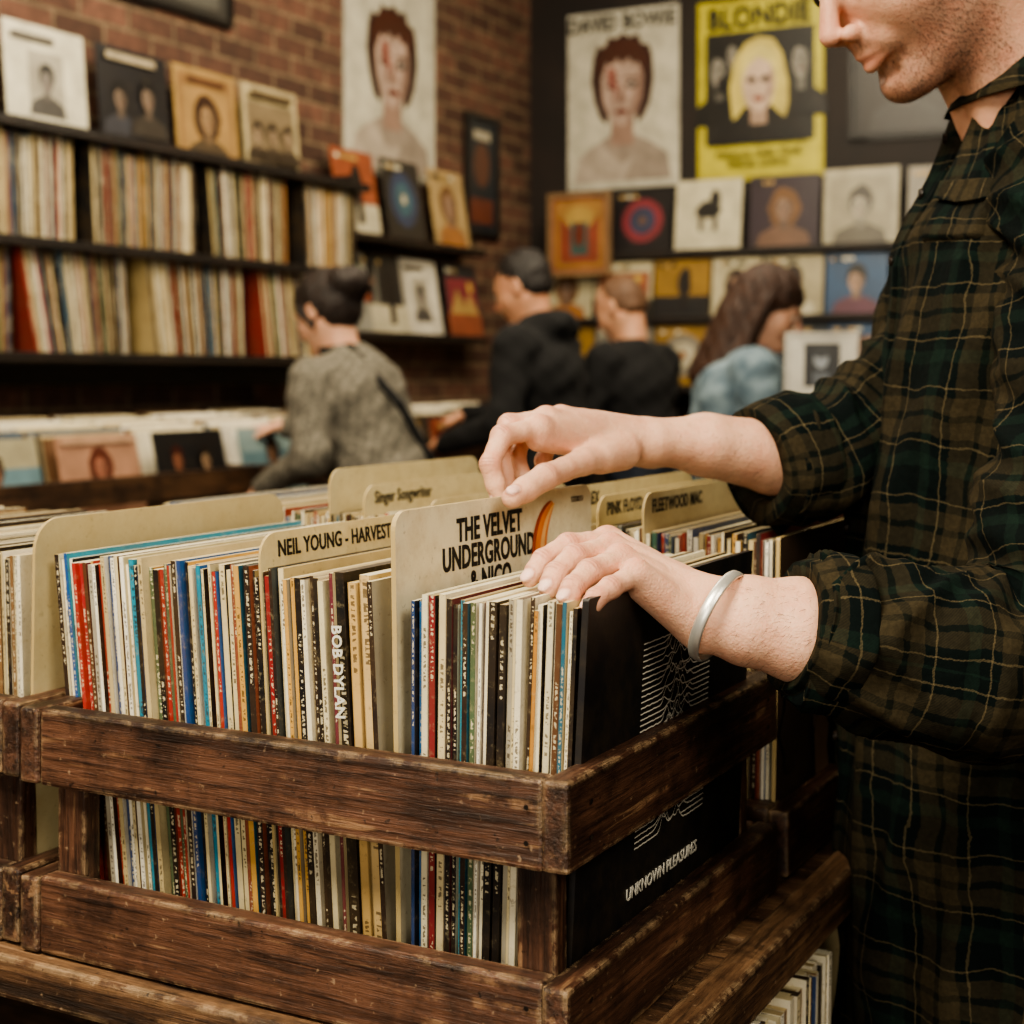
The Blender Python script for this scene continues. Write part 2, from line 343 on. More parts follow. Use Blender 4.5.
def strands(name,src,prob,n,ln,wd,dirv,mat,parent,mw=None,seed=1):
    me=src.data; nv=len(me.vertices); co=np.zeros(nv*3); me.vertices.foreach_get('co',co); co=co.reshape(-1,3)
    no=np.zeros(nv*3); me.vertices.foreach_get('normal',no); no=no.reshape(-1,3)
    r=np.random.default_rng(seed); pr=np.clip(prob(co),0,1); 
    if pr.sum()<=0: return
    ix=r.choice(nv,n,p=pr/pr.sum()); p=co[ix]+r.normal(0,.0005,(n,3)); nn=no[ix]
    d=np.array(dirv)[None]+r.normal(0,.35,(n,3)); d=d-(d*nn).sum(1)[:,None]*nn; d/=np.linalg.norm(d,axis=1)[:,None]+1e-9
    s=np.cross(nn,d); L=(ln*r.uniform(.5,1.2,n))[:,None]
    v=np.stack([p-s*wd,p+s*wd,p+(d*.8+nn*.45)*L],1).reshape(-1,3)
    m2=bpy.data.meshes.new(name); m2.from_pydata(v.tolist(),[],[(3*i,3*i+1,3*i+2) for i in range(n)])
    return link(name,m2,[mat],parent,mw)
# ================================================================= ROOM
WX=-3.15; BY=5.95; RX=4.2; FY=-3.6; CZ=3.5
board('wall_left',WX-.15,WX,FY,BY,0,CZ,BRICK,None,0)
board('wall_back',WX-.15,RX,BY,BY+.15,0,CZ,DARKW,None,0)
board('wall_right',RX,RX+.15,FY,BY,0,CZ,DARKW,None,0)
board('wall_front',WX-.15,RX,FY-.15,FY,0,CZ,DARKW,None,0)
board('floor',WX-.15,RX+.15,FY-.15,BY+.15,-.1,0,floorm(),None,0)
board('ceiling',WX-.15,RX+.15,FY-.15,BY+.15,CZ,CZ+.1,simple('ceiling_paint','#2a221c','#30281f',3,.8,.05),None,0)
board('baseboard_back',WX+.02,RX-.02,BY-.02,BY,0,.14,SH,None,.002)
# ================================================================= TABLE
tbl=empty('display_table',(-.7,.6,0))
for i,(b0,b1) in enumerate(((-.026,.29),(.293,.62),(.623,.96),(.963,1.32))): board('top_plank_%d'%i,-1.75,.045,b0,b1,.797,.832,TB,tbl,.004)
board('edge_strip',.02,.050,-.026,1.32,.790,.8335,TB,tbl,.004)
for i,(a,b) in enumerate(((-.03,.0),(-.03,.49),(-.03,1.24),(-1.7,0),(-1.7,1.24))): board('leg_%d'%i,a-.02,a+.03,b,b+.045,0,.797,TB,tbl,.003)
board('lower_shelf',-1.7,.03,.0,1.28,.42,.445,TB,tbl,.003)
board('mid_partition',-.40,-.38,.0,1.28,.445,.79,SH,tbl,.0)
# ================================================================= CRATES
Ax=Vector((1,0,0)); Bx=Vector((0,1,0))
def crate(a0,a1,b0,b1,low=False):
    e=empty('record_crate',((a0+a1)/2,(b0+b1)/2,.833)); t=.02
    zs=((.834,.895),) if low else ((.834,.895),(.970,1.031))
    for k,(z0,z1) in enumerate(zs):
        j=lambda: random.uniform(-.0015,.0015)
        board('front_rail_%d'%k,a0+t,a1-t,b0+j(),b0+t,z0+j(),z1+j(),CR,e)
        board('back_rail_%d'%k,a0+t,a1-t,b1-t,b1,z0,z1,CR,e)
        board('right_rail_%d'%k,a1-t,a1,b0-.002,b1+.002,z0+j(),z1+j(),CR,e)
        board('left_rail_%d'%k,a0,a0+t,b0-.002,b1+.002,z0,z1,CR,e)
    zt=.893 if low else 1.02
    for k,(a,b) in enumerate(((a0+t,b0+t),(a1-t-.03,b0+t),(a0+t,b1-t-.02),(a1-t-.03,b1-t-.02))): board('post_%d'%k,a,a+.03,b,b+.018,.846,zt,CR,e,.002)
    board('base_panel',a0+t,a1-t,b0+t,b1-t,.834,.845,CR,e,.001)
    return e
crate1=crate(-.487,.009,-.012,.412)
crateL=crate(-1.0,-.494,-.006,.412)
crate2=crate(-.80,.006,.455,.87,True)
crate3=crate(-.46,0,.90,1.29,True)
nm=MB()
def disc(m,c,n,u,r,col):
    v=n.cross(u); m.face([c+u*r*math.cos(t)+v*r*math.sin(t) for t in [i*math.pi/4 for i in range(8)]],col)
for z in (1.012,.988,.878,.852):
    for b in (.02,.385): disc(nm,Vector((.0102,b,z)),Ax,Bx,.0022,lin('#15100d'))
    disc(nm,Vector((-.022,-.0142,z)),Vector((0,-1,0)),Ax,.0019,lin('#15100d'))
nm.build('nail_heads',[PR],crate1)
SPC=['#e6dabd']*8+['#d6c498']*6+['#f0e8d4']*5+['#c2ae80']*3+['#121013']*9+['#2a1d18']*4+['#a89f8c']*2+['#9a2f28']*3+['#7e2229','#1d5f74','#2a8296','#223f6c','#345a90','#b8803a','#5a3a26','#4f6044','#2a5446','#6a2c38','#8d4c38','#c99a50','#6b7a8a','#3c4448']
def pick(l): return lin(random.choice(l))
def row(name,a0,a1,b0,dep,lean0,lean1,h,z0,special=(),parent=None,S=Ax,Wd=Bx,pal=SPC,tmin=.0028,tmax=.0066,hv=.007,gap=.88):
    m=MB(); a=a0; sp=sorted(special); info=[]
    while a<a1:
        f=(a-a0)/(a1-a0); ln=lean0+(lean1-lean0)*f+random.uniform(-.0014,.0014)
        t=random.uniform(tmin,tmax); col=pick(pal); cov=pick(pal)
        if sp and a+t>=sp[0][0]: _,t,sc,cc=sp.pop(0); col=lin(sc); cov=lin(cc); info.append((a,t,ln))
        if a+t>a1+.002: break
        hh=h+random.uniform(-hv,hv*.4); bb=random.uniform(-.004,.005)
        org=(Vector((a,b0+bb,z0)) if S is Ax else Vector((b0-bb,a,z0)))
        m.sleeve(org,S,Wd,t*gap,dep,hh,ln,col,cov,pick(['#d8cba6','#cbbb92','#bfa878','#e2d8bd','#a8946a','#3a2e22']))
        a+=t
    o=m.build(name,[SL],parent); return o,info
Z0=.846
rec1=empty('record_collection',(-.25,.2,.846))
_,inf=row('records_a',-.465,-.158,.036,.33,-.034,-.014,.303,Z0,[(-.196,.0105,'#0f0e10','#141214'),(-.445,.005,'#a32d27','#b3322b'),(-.440,.005,'#98282a','#a92e2a'),(-.448,.004,'#1f4f8a','#2b86a0'),(-.385,.0065,'#1f87a0','#2b86a0'),(-.340,.005,'#1c3f74','#245fa0'),(-.318,.005,'#1f7f98','#245fa0'),(-.300,.004,'#a52c25','#245fa0'),(-.255,.005,'#8e2428','#245fa0'),(-.205,.006,'#d8c9a2','#e0d4b6'),(-.185,.009,'#c9a468','#d3b57c'),(-.175,.011,'#d2b27c','#d3b57c')],rec1)
row('records_b',-.143,-.022,.038,.33,.000,.014,.295,Z0,[(-.139,.005,'#1f5f94','#dfd6bf'),(-.133,.006,'#ded2b2','#dfd6bf'),(-.120,.007,'#d3c196','#dfd6bf'),(-.085,.007,'#121013','#141214'),(-.075,.006,'#121013','#141214'),(-.06,.006,'#e6dabd','#dfd6bf'),(-.045,.006,'#ded2b2','#dfd6bf')],rec1)
def cardmat():
    m,nt,b=newmat('aged_card'); a=nd(nt,'Attribute',attribute_name='Col').outputs['Color']
    tc=nd(nt,'TexCoord').outputs['Object']; n=noisen(nt,tc,28,8,.7); n2=noisen(nt,tc,160,4,.7)
    lum=nd(nt,'RGBToBW',{0:a}).outputs[0]; k=math_(nt,'ADD',.05,math_(nt,'MULTIPLY',lum,.6))
    c=mixc(nt,math_(nt,'MULTIPLY',ramp(nt,n,[(.42,BK),(.72,WT)]),k),a,lin('#a98b54'))
    c=mixc(nt,math_(nt,'MULTIPLY',ramp(nt,n2,[(.60,BK),(.72,WT)]),k),c,lin('#6b5330'))
    nt.links.new(c,b.inputs['Base Color']); b.inputs['Roughness'].default_value=.5; bump(nt,b,n2,.15,.0008); return m
CARDM=cardmat()
def card(name,a,b0,dep,z0,z1,lean,th,hexc,parent,rc=.018,edge=None):
    pts=[(0,z0)]; pts.append((dep,z0))
    for i in range(7): t=i/6*math.pi/2; pts.append((dep-rc+rc*math.cos(t),z1-rc+rc*math.sin(t)))
    for i in range(7): t=math.pi/2+i/6*math.pi/2; pts.append((rc+rc*math.cos(t),z1-rc+rc*math.sin(t)))
    m=MB(); sh=lambda z: a+lean*(z-z0)/(z1-z0)
    fr=[Vector((sh(z)+th,b0+y,z)) for y,z in pts]; bk=[Vector((sh(z),b0+y,z)) for y,z in pts]
    c=lin(hexc); e=lin(edge or '#b39c6c')
    m.face(fr,c); m.face(bk[::-1],c)
    for i in range(len(pts)):
        j=(i+1)%len(pts); m.face([fr[j],fr[i],bk[i],bk[j]],e)
    o=m.build(name,[CARDM],parent)
    return o,frame((a+th+.0004,b0,z0),(0,1,0),Vector((lean,0,z1-z0)))
_,Mv=card('banana_cover_sleeve',-.1545,.034,.335,Z0,1.199,-.006,.004,'#e6dabb',rec1,.014)
hh=1.199-Z0
def onc(M,x,y,ang=0): return M@Matrix.Translation((x,y,.0))@Matrix.Rotation(ang,4,'Z')
text('cover_title','THE VELVET\nUNDERGROUND\n& NICO',.0255,INK,onc(Mv,.143,hh-.044),rec1,.0007,.755,sp=.84,ch=1.05)
text('cover_small','STEREO',.007,REDINK,onc(Mv,.305,hh-.012),rec1,0,1)
bn=MB()
def ban(off,w,col,z):
    up=[];dn=[]
    for i in range(17):
        t=i/16; ang=2.15+1.9*t; cx=.283+.055*math.cos(ang)+off; cy=hh-.054+.050*math.sin(ang); ww=w*math.sin(math.pi*(t*.9+.05))**.7
        up.append(Vector((cx+ww*math.cos(ang),cy+ww*math.sin(ang),z))); dn.append(Vector((cx-ww*math.cos(ang),cy-ww*math.sin(ang),z)))
    for i in range(16): bn.face([Mv@dn[i],Mv@up[i],Mv@up[i+1],Mv@dn[i+1]],lin(col))
ban(0,.0135,'#a4401f',.0004); ban(.002,.0105,'#d8793a',.0008); ban(.004,.0035,'#e6ae70',.0012)
bn.build('cover_banana',[PR],rec1)
_,Mn=card('divider_card_a',-.264,.036,.33,Z0,1.176,-.021,.0022,'#e0cf9f',rec1,.02)
text('divider_text_a','NEIL YOUNG - HARVEST',.0180,INK,onc(Mn,.022,1.176-Z0-.013),rec1,.0003,.80,'LEFT',ch=1.04)
if inf:
    a,t,ln=[i for i in inf if abs(i[0]+.196)<.012][0]
    Zd=Vector((ln,0,.303)).normalized(); X=-Zd; Y=Vector((0,-1,0)).cross(X).normalized()
    c=Vector((a+t*.44,.0305,Z0))+Zd*.232
    text('spine_label','BOB DYLAN',.0120,WHITE,frame(c,X,Y),rec1,.0003,1.0,ch=1.08)
_,Mu=card('wave_cover_sleeve',-.0195,.034,.335,Z0,1.146,.016,.005,'#0e0d0f',rec1,.002,'#1c1a1c')
wv=MB()
for r in range(36):
    y0=.100+r*.0044; pts=[]
    rr=random.Random(r)
    pk=[(rr.uniform(.3,.7),rr.uniform(.02,.06),rr.uniform(.3,1.2)) for _ in range(6)]
    for i in range(81):
        x=i/80; e=math.exp(-((x-.5)/.19)**2)
        y=sum(p[2]*math.exp(-((x-p[0])/p[1])**2) for p in pk)*e*.0095+noise.noise(Vector((x*30,r*3.,0)))*.0006
        pts.append((.098+x*.140,y0+y))
    for i in range(80):
        (xa,ya),(xb,yb)=pts[i],pts[i+1]; w=.00052
        wv.face([Mu@Vector((xa,ya-w,.0007)),Mu@Vector((xb,yb-w,.0007)),Mu@Vector((xb,yb+w,.0007)),Mu@Vector((xa,ya+w,.0007))],lin('#d8d4c8'))
wv.build('cover_waves',[WHITE],rec1)
text('cover_caption','UNKNOWN PLEASURES',.0135,WHITE,onc(Mu,.16,.067),rec1,0,.98)
CRM=['#e3d9c0','#d8c9a2','#efe8d8','#cbb98e','#ded4bb','#b9a67c','#3a2e26','#161416','#7a5a3a']
row('records_c',-.975,-.525,.038,.33,-.02,-.012,.30,Z0,(),rec1,pal=CRM)
card('divider_card_c',-.519,.026,.345,Z0,1.178,.006,.003,'#cdbd92',rec1,.026)
rec2=empty('record_collection',(-.4,.65,.846))
row('records_a',-.775,-.025,.485,.33,-.012,.006,.300,Z0,(),rec2)
for nm_,a,z1,tx in (('a',-.529,1.195,''),('b',-.483,1.178,'Singer Songwriter'),('c',-.231,1.185,'T. REX'),('d',-.200,1.177,'PINK FLOYD'),('e',-.150,1.182,'FLEETWOOD MAC'),('f',-.40,1.165,'')):
    _,Mx=card('divider_card_'+nm_,a,.482,.335,Z0,z1,-.004,.0022,'#ddcfa4',rec2,.02)
    if tx: text('divider_text_'+nm_,tx,.019,INK,onc(Mx,.02,z1-Z0-.0145),rec2,.0003,.82,'LEFT',ch=1.06)
_,Mq=card('end_sleeve',-.022,.485,.33,Z0,1.145,.006,.004,'#3a2c22',rec2,.002)
ea=MB()
for i in range(18):
    x=random.uniform(.03,.3); y=random.uniform(.02,.24); r=random.uniform(.012,.04); z=.0004+i*.0003
    ea.face([Mq@Vector((x+r*math.cos(t)*random.uniform(.6,1.1),y+r*1.3*math.sin(t),z)) for t in [k*math.pi/6 for k in range(12)]],lin(random.choice(['#9b7a5c','#6f5a48','#b89a74','#846a54','#3a2c22'])))
ea.build('end_sleeve_art',[PR],rec2)
rec3=empty('record_collection',(-.2,1.1,.846))
row('records_a',-.43,-.03,.93,.32,0,.005,.298,Z0,(),rec3)
rec4=empty('record_collection',(-.2,.6,.445))
row('records_under',.06,.47,.034,.31,.03,.02,.312,.446,(),rec4,S=Bx,Wd=-Ax,pal=CRM+['#e3d9c0']*6+['#22406e'],tmin=.004,tmax=.012)
row('records_under_b',.545,1.22,.034,.31,.03,.02,.325,.446,(),rec4,S=Bx,Wd=-Ax,pal=['#e8dfc8']*6+CRM,tmin=.006,tmax=.016)
# ================================================================= LEFT WALL SHELVES
shf=empty('wall_shelf',(WX,2.5,1.3))
for i,z in enumerate((2.04,1.70,1.367)): board('shelf_board_%d'%i,WX,WX+.31,.6,4.03,z-.03,z,SH,shf,.002)
board('end_panel',WX,WX+.24,4.0,4.03,1.337,2.08,SH,shf,.002)
board('bottom_batten',WX,WX+.05,.6,4.03,1.27,1.337,SH,shf,.002)
LWP=['#d6c9a8']*4+['#c7b68c']*4+['#e2d9c2']*4+['#b09a6c']*3+['#151315']*9+['#4a3a2c']*3+['#8a2e28','#8a2e28','#24486a','#3a6a84','#4d5c64','#a76d39','#6e2c38','#4a5a3a','#b98a40','#703a2a']
rs=empty('shelved_records',(WX+.15,2.5,1.37))
for k,(z,segs) in enumerate(((1.70,((.65,1.6,.02),(1.63,2.52,.03),(2.57,3.08,.02),(3.13,3.58,.035),(3.66,3.98,.02))),(1.367,((.65,1.75,.04),(1.78,2.28,.03),(2.33,2.76,.07),(2.84,3.34,.05),(3.42,3.97,.05))))):
    for j,(p,q,l) in enumerate(segs):
        row('records_%d_%d'%(k,j),p,q-.03,WX+.275,.26,-l,-l*.3,.305,z,(),rs,S=Bx,Wd=-Ax,pal=LWP,tmin=.006,tmax=.017,hv=.014,gap=.86)
def lp_on(parent,name,M,bg,fn,w=.32,h=.32):
    A=Art(w,h,bg); fn(A); return A.m.build(name,[PR],parent,M)
def lean_left(a,b,z,tilt=.09): return frame((a,b,z),(0,1,0),(-tilt,0,1))
shows=empty('displayed_record',(WX+.2,3,2.04))
def f1(A): A.rect(.28,.18,.72,.76,'#a39c8c'); portrait(A,.5,.5,.55,'#8a8279','#2a2826','#4a4744'); A.rect(.08,.84,.6,.9,'#4a4238')
def f2(A): portrait(A,.3,.5,.6,'#7d6b5c','#151212','#3a3a40'); portrait(A,.68,.55,.65,'#7d6b5c','#151212','#3a342e'); A.rect(.1,.86,.8,.93,'#a89a80')
def f3(A): A.rect(.06,.06,.94,.94,'#8a6844'); A.rect(.12,.12,.88,.8,'#9c7c50'); portrait(A,.5,.5,.85,'#a08260','#3a2418','#4d4030',True); A.rect(.2,.84,.8,.9,'#5a3a26')
def f4(A): A.rect(.08,.1,.92,.8,'#7a6a52'); [portrait(A,x,.45,.5,'#a08a70','#2a201a','#3a3026') for x in (.25,.5,.75)]; A.rect(.1,.85,.85,.92,'#5a4a36')
def f0(A): A.ell(.5,.5,.4,.4,'#3a6c74'); A.ell(.5,.5,.2,.2,'#101010')
for i,(b,bg,fn) in enumerate(((1.6,'#b9a98a',f4),(1.99,'#16181a',f0),(2.37,'#cfc8b2',f1),(2.76,'#1e1c1e',f2),(3.13,'#a08252',f3),(3.50,'#aa9b78',f4))):
    lp_on(shows,'lp_%d'%i,lean_left(WX+.12,b,2.042),bg,fn,.335,.335)
led=empty('record_ledge',(WX,4.7,1.8))
for i,z in enumerate((1.877,1.474)): board('ledge_%d'%i,WX,WX+.16,4.08,5.22,z-.03,z,SH,led,.002)
cols=[('#8c4a30',4.06,1.879),('#2a2623',4.42,1.879),('#a58c62',4.80,1.879),('#8d8a80',4.08,1.476),('#23201e',4.30,1.476),('#cdc6b6',4.56,1.476),('#20262a',4.92,1.476)]
for i,(c,b,z) in enumerate(cols):
    lp_on(led,'lp_%d'%i,lean_left(WX+.13,b+.02,z+.003,.16),c,f1 if i==5 else art_random,.30,.34 if z>1.6 else .33)
def mkbowie(name,M,w,h,title):
    e=empty(name,M.translation); A=Art(w,h,'#b9b4a4',.006)
    A.rect(.03,.025,.97,.975,'#bdb7a5')
    A.poly([(.06,.04),(.94,.04),(.90,.18),(.76,.25),(.62,.29),(.5,.31),(.38,.29),(.24,.25),(.10,.18)],'#a99c8e')
    A.poly([(.3,.27),(.42,.17),(.5,.14),(.58,.17),(.7,.27),(.6,.3),(.4,.3)],'#94867a')
    A.poly([(.52,.04),(.94,.04),(.90,.18),(.76,.25),(.66,.27)],'#8f8276')
    A.rect(.40,.24,.60,.42,'#94786a')
    A.poly([(.25,.50),(.22,.62),(.24,.74),(.28,.81),(.34,.79),(.38,.86),(.44,.84),(.51,.87),(.57,.84),(.64,.86),(.67,.80),(.74,.79),(.77,.72),(.78,.60),(.75,.48),(.70,.40),(.64,.36),(.60,.5),(.40,.5),(.36,.36),(.30,.40)],'#38201a')
    A.poly([(.31,.62),(.325,.50),(.365,.42),(.43,.365),(.5,.35),(.57,.365),(.635,.42),(.675,.50),(.69,.62),(.62,.74),(.5,.77),(.38,.74)],'#b0988a')
    A.poly([(.54,.36),(.57,.365),(.635,.42),(.675,.50),(.69,.62),(.65,.66),(.61,.55),(.57,.44)],'#8a7064')
    A.poly([(.30,.62),(.35,.72),(.40,.69),(.46,.73),(.5,.69),(.56,.73),(.60,.69),(.66,.70),(.70,.62),(.73,.74),(.64,.82),(.5,.84),(.36,.82),(.27,.74)],'#48281e')
    for q in (-1,1): A.ell(.5+q*.085,.575,.055,.020,'#30221f',12); A.ell(.5+q*.085,.577,.02,.010,'#a8a098',8); A.rect(.5+q*.085-.06,.607,.5+q*.085+.06,.621,'#4a2e26')
    A.poly([(.37,.68),(.45,.665),(.44,.60),(.475,.58),(.42,.46),(.435,.55),(.385,.58)],'#8a5248')
    A.poly([(.49,.57),(.51,.57),(.54,.485),(.5,.472),(.46,.485)],'#8c6e62'); A.ell(.5,.428,.06,.016,'#6c3630',12)
    A.m.build('sheet',[PR],e,M)
    if title: text('title','DAVID BOWIE',.118*w/.66,INK,M@Matrix.Translation((w/2,h*.925,.018)),e,.0022*w/.66,.80,ch=1.05)
mkbowie('portrait_poster',frame((WX+.008,4.285,2.155),(0,1,0),(0,0,1)),.72,.86,False)
mkbowie('portrait_poster',frame((-2.93,BY-.012,2.22),(1,0,0),(0,0,1)),.60,.88,True)
M=frame((-2.235,BY-.012,2.22),(1,0,0),(0,0,1)); e=empty('band_poster',M.translation); w,h=.62,.86
A=Art(w,h,'#b3a730',.006); A.rect(.04,.03,.96,.97,'#beb340'); A.rect(.07,.2,.93,.82,'#1f1e1c')
for x,y,s_ in ((.18,.62,.50),(.83,.64,.50),(.3,.70,.34)): portrait(A,x,y,s_,'#8c877c','#1a1816','#151412')
A.poly([(.30,.32),(.27,.5),(.31,.66),(.40,.75),(.50,.78),(.62,.76),(.69,.68),(.74,.52),(.74,.40),(.71,.32),(.6,.4),(.4,.4)],'#c1b060')
A.poly([(.12,.2),(.88,.2),(.80,.3),(.6,.37),(.4,.37),(.22,.3)],'#141312'); A.rect(.44,.3,.57,.45,'#a58a76')
A.ell(.505,.52,.130,.155,'#c5ab96'); A.poly([(.55,.39),(.62,.47),(.63,.58),(.60,.62),(.575,.5)],'#9a8070'); A.poly([(.34,.5),(.38,.68),(.52,.74),(.64,.69),(.68,.5),(.60,.63),(.5,.67),(.42,.62)],'#cdbe74')
for q in (-1,1): A.ell(.505+q*.055,.545,.038,.019,'#1e1614',10)
A.ell(.505,.44,.042,.016,'#7c2c2a',10); A.m.build('sheet',[PR],e,M)
text('title','BLONDIE',.135,INK,M@Matrix.Translation((w/2,h*.89,.020)),e,.004,.86,ch=1.06)
text('caption','PARALLEL LINES TOUR\nSPECIAL GUESTS',.046,INK,M@Matrix.Translation((w/2,h*.115,.020)),e,.0006,.85,ch=1.05)
def framed(name,M,w,h,bg,fn,fc='#14100e',parent=None):
    e=empty(name,M.translation); A=Art(w,h,bg,.01); fn(A); A.m.build('print',[PR],e,M)
    m=MB(); t=.022; c=lin(fc)
    m.box(-t,w+t,-t,0,-.012,.014,c); m.box(-t,w+t,h,h+t,-.012,.014,c); m.box(-t,0,0,h,-.012,.014,c); m.box(w,w+t,0,h,-.012,.014,c)
    m.build('frame',[PR],e,M); return e
framed('framed_picture',frame((WX+.014,2.72,2.60),(0,1,0),(0,0,1)),.80,.5,'#3c3a36',lambda A:(A.rect(.06,.06,.94,.94,'#5c5a54'),A.rect(.15,.12,.6,.6,'#8c887c')))
framed('framed_picture',frame((WX+.014,5.29,1.98),(0,1,0),(0,0,1)),.27,.54,'#20262c',lambda A:(A.ell(.5,.6,.3,.2,'#5b3a2c'),A.rect(.1,.08,.9,.3,'#6a3a2c'),A.rect(.2,.82,.8,.9,'#a9a08c')))
framed('framed_picture',frame((-1.47,BY-.016,2.40),(1,0,0),(0,0,1)),.47,.62,'#1e1a18',lambda A:(A.rect(.08,.08,.92,.92,'#26201d'),portrait(A,.5,.5,.9,'#7c6250','#14100f','#33302f')),'#0e0b0a')
framed('framed_picture',frame((-2.90,BY-.24,1.80),(1,0,0),(0,0,1)),.29,.36,'#8c543a',lambda A:(A.rect(.06,.05,.94,.95,'#98703e'),A.rect(.14,.12,.86,.72,'#84402f'),A.ell(.5,.72,.28,.16,'#a88a4c'),A.rect(.34,.22,.66,.66,'#3c5450'),A.ell(.5,.5,.1,.16,'#6b2f20')),'#84684a')
bl=empty('record_ledge',(-1.5,BY,1.9))
board('ledge_0',-3.1,.9,BY-.18,BY,1.86,1.89,SH,bl,.002); board('ledge_1',-3.1,.9,BY-.22,BY,1.545,1.575,SH,bl,.002); board('ledge_2',-3.1,.9,BY-.26,BY,1.22,1.25,SH,bl,.002)
def fw(A): A.ell(.5,.55,.2,.12,'#1a1816',14,.3); A.rect(.36,.25,.42,.5,'#1a1816'); A.rect(.58,.25,.64,.5,'#1a1816'); A.ell(.6,.7,.08,.15,'#1a1816')
def fb(A): A.rect(.08,.1,.92,.9,'#908872'); portrait(A,.5,.5,.9,'#a69e8a','#3a342c','#5a5448')
def lean_back(a,y,z,tilt=.12): return frame((a,y,z),(1,0,0),(0,tilt,1))
for i,(a,bg,fn,w) in enumerate(((-2.62,'#171518',art_random,.3),(-2.30,'#c0b89e',fw,.33),(-1.93,'#2e222c',art_random,.33),(-1.58,'#a09880',fb,.34),(-1.2,'#7f786a',art_random,.33),(-.84,'#2c3a4a',art_random,.32),(-.48,'#b0a890',art_random,.32),(-.1,'#503028',art_random,.32),(.3,'#a09070',art_random,.32))):
    lp_on(bl,'lp_a%d'%i,lean_back(a,BY-.15,1.893),bg,fn,w,w)
a=-3.0;i=0
while a<.6:
    w=random.choice([.24,.28,.30]); bg=random.choice(COVBG)
    lp_on(bl,'lp_b%d'%i,lean_back(a,BY-.18,1.578),bg,art_random,w,.27); lp_on(bl,'lp_c%d'%i,lean_back(a+.02,BY-.22,1.253),random.choice(COVBG),art_random,w,.28); a+=w+.012; i+=1
# ================================================================= BINS
def rbin(frm,width,depth,n,topz=1.016,seed=0,fronts=None,fz=.83):
    random.seed(100+seed)
    e=empty('record_bin',frm.translation); m=MB(); g=lin('#5a3820')
    def bx(*a): m.box(*a)
    bx(0,width,0,.03,topz-.075,topz); bx(0,width,depth-.02,depth,.3,topz+.1); bx(0,.025,.03,depth,.3,topz); bx(width-.025,width,.03,depth,.3,topz)
    bx(0,width,0,.03,topz-.24,topz-.17); bx(0,width,.0,depth,fz-.035,fz-.005); bx(0,width,.05,.08,0,.62); bx(0,width,0,.03,.62,.70)
    cw=width/n
    for i in range(1,n): bx(i*cw-.008,i*cw+.008,.03,depth-.02,fz,topz-.01)
    o=m.build('bin_frame',[BN[0]],e,frm)
    md=o.modifiers.new('bev','BEVEL'); md.width=.003; md.segments=1
    r=MB()
    for i in range(n):
        x0=i*cw+.02; w=min(.315,cw-.035); y=.06+random.uniform(0,.06); 
        while y<depth-.12:
            t=random.uniform(.004,.012); hh=.30+random.uniform(-.012,.012)+.05*(y/depth); col=pick(['#e3d9c0','#d8c9a2','#efe8d8','#1c1a1b','#6a4a34','#4a5a6a','#c7b48a','#e8e0cc'])
            q=[Vector((x0,y,fz)),Vector((x0+w,y,fz)),Vector((x0+w,y+t*.9,fz)),Vector((x0,y+t*.9,fz))]; up=Vector((random.uniform(-.004,.004),.07,hh))
            tp=[k+up for k in q]
            r.face([q[0],q[1],tp[1],tp[0]],col); r.face([q[2],q[3],tp[3],tp[2]],col); r.face(tp,lin('#d8cfb6')); r.face([q[1],q[2],tp[2],tp[1]],col); r.face([q[3],q[0],tp[0],tp[3]],col)
            y+=t
    r.build('records',[SL],e,frm)
    for i in range(n):
        bg=random.choice(COVBG); w=min(.315,cw-.035)
        if fronts and i in fronts: A=Art(w,.31,fronts[i][0],.003); fronts[i][1](A)
        else: A=Art(w,.31,bg,.003); art_random(A)
        Ml_=Matrix.Translation((i*cw+.02,.048,fz))@Matrix.Rotation(math.radians(90-13),4,'X')
        A.m.build('front_sleeve_%d'%i,[PR],e,frm@Ml_)
    return e
def pink(A): portrait(A,.5,.72,.6,'#a9705a','#5a2c20','#8a4a3a',True); A.rect(.05,.92,.95,.97,'#b8947a')
def blk(A): portrait(A,.3,.72,.5,'#8a5a44','#3a1a14','#7a2a20'); portrait(A,.68,.7,.5,'#957a60','#1a1412','#4a3a2c')
def blu(A): A.rect(.0,.5,1,.75,'#6a868e'); portrait(A,.5,.72,.6,'#a07a60','#3a2a20','#98503a')
def wallbinM(b0,a): return frame((a,b0,0),(0,1,0),(-1,0,0))
for k in range(4):
    rbin(wallbinM(.55+k*1.16,-2.47),1.15,.60,3,1.02,k,{1:('#aa8068',pink),2:('#1b1a1b',blk),0:('#a9a084',blu)} if k==1 else ({0:('#8fa4a4',blu)} if k==2 else None))
for k in range(3): rbin(frame((-2.0+k*1.2,BY-.85,0),(1,0,0),(0,1,0)),1.18,.55,3,1.02,20+k)
rbin(frame((-.78,4.35,0),(0,-1,0),(1,0,0)),1.15,.6,3,.98,31,None,.72)
random.seed(5)
st=empty('framed_print',(-.9,3.6,1.2))
Mf=P(787,395,4.55); Mf=frame(Mf+Vector((0,0,-.0)),(1,.1,0),(0,.08,1))
A=Art(.20,.18,'#cfcabc',.012); A.rect(.25,.14,.78,.86,'#17181c'); A.ell(.5,.6,.11,.16,'#8d9298'); A.ell(.5,.72,.13,.1,'#26282c'); A.rect(.38,.18,.62,.38,'#5a6068')
A.m.build('print',[PR],st,Mf)
m=MB(); c=lin('#d0cabc'); t=.008; w,h=.20,.18
for q in ((-t,w+t,-t,0),(-t,w+t,h,h+t),(-t,0,0,h),(w,w+t,0,h)): m.box(q[0],q[1],q[2],q[3],-.012,.006,c)
m.build('frame',[PR],st,Mf)
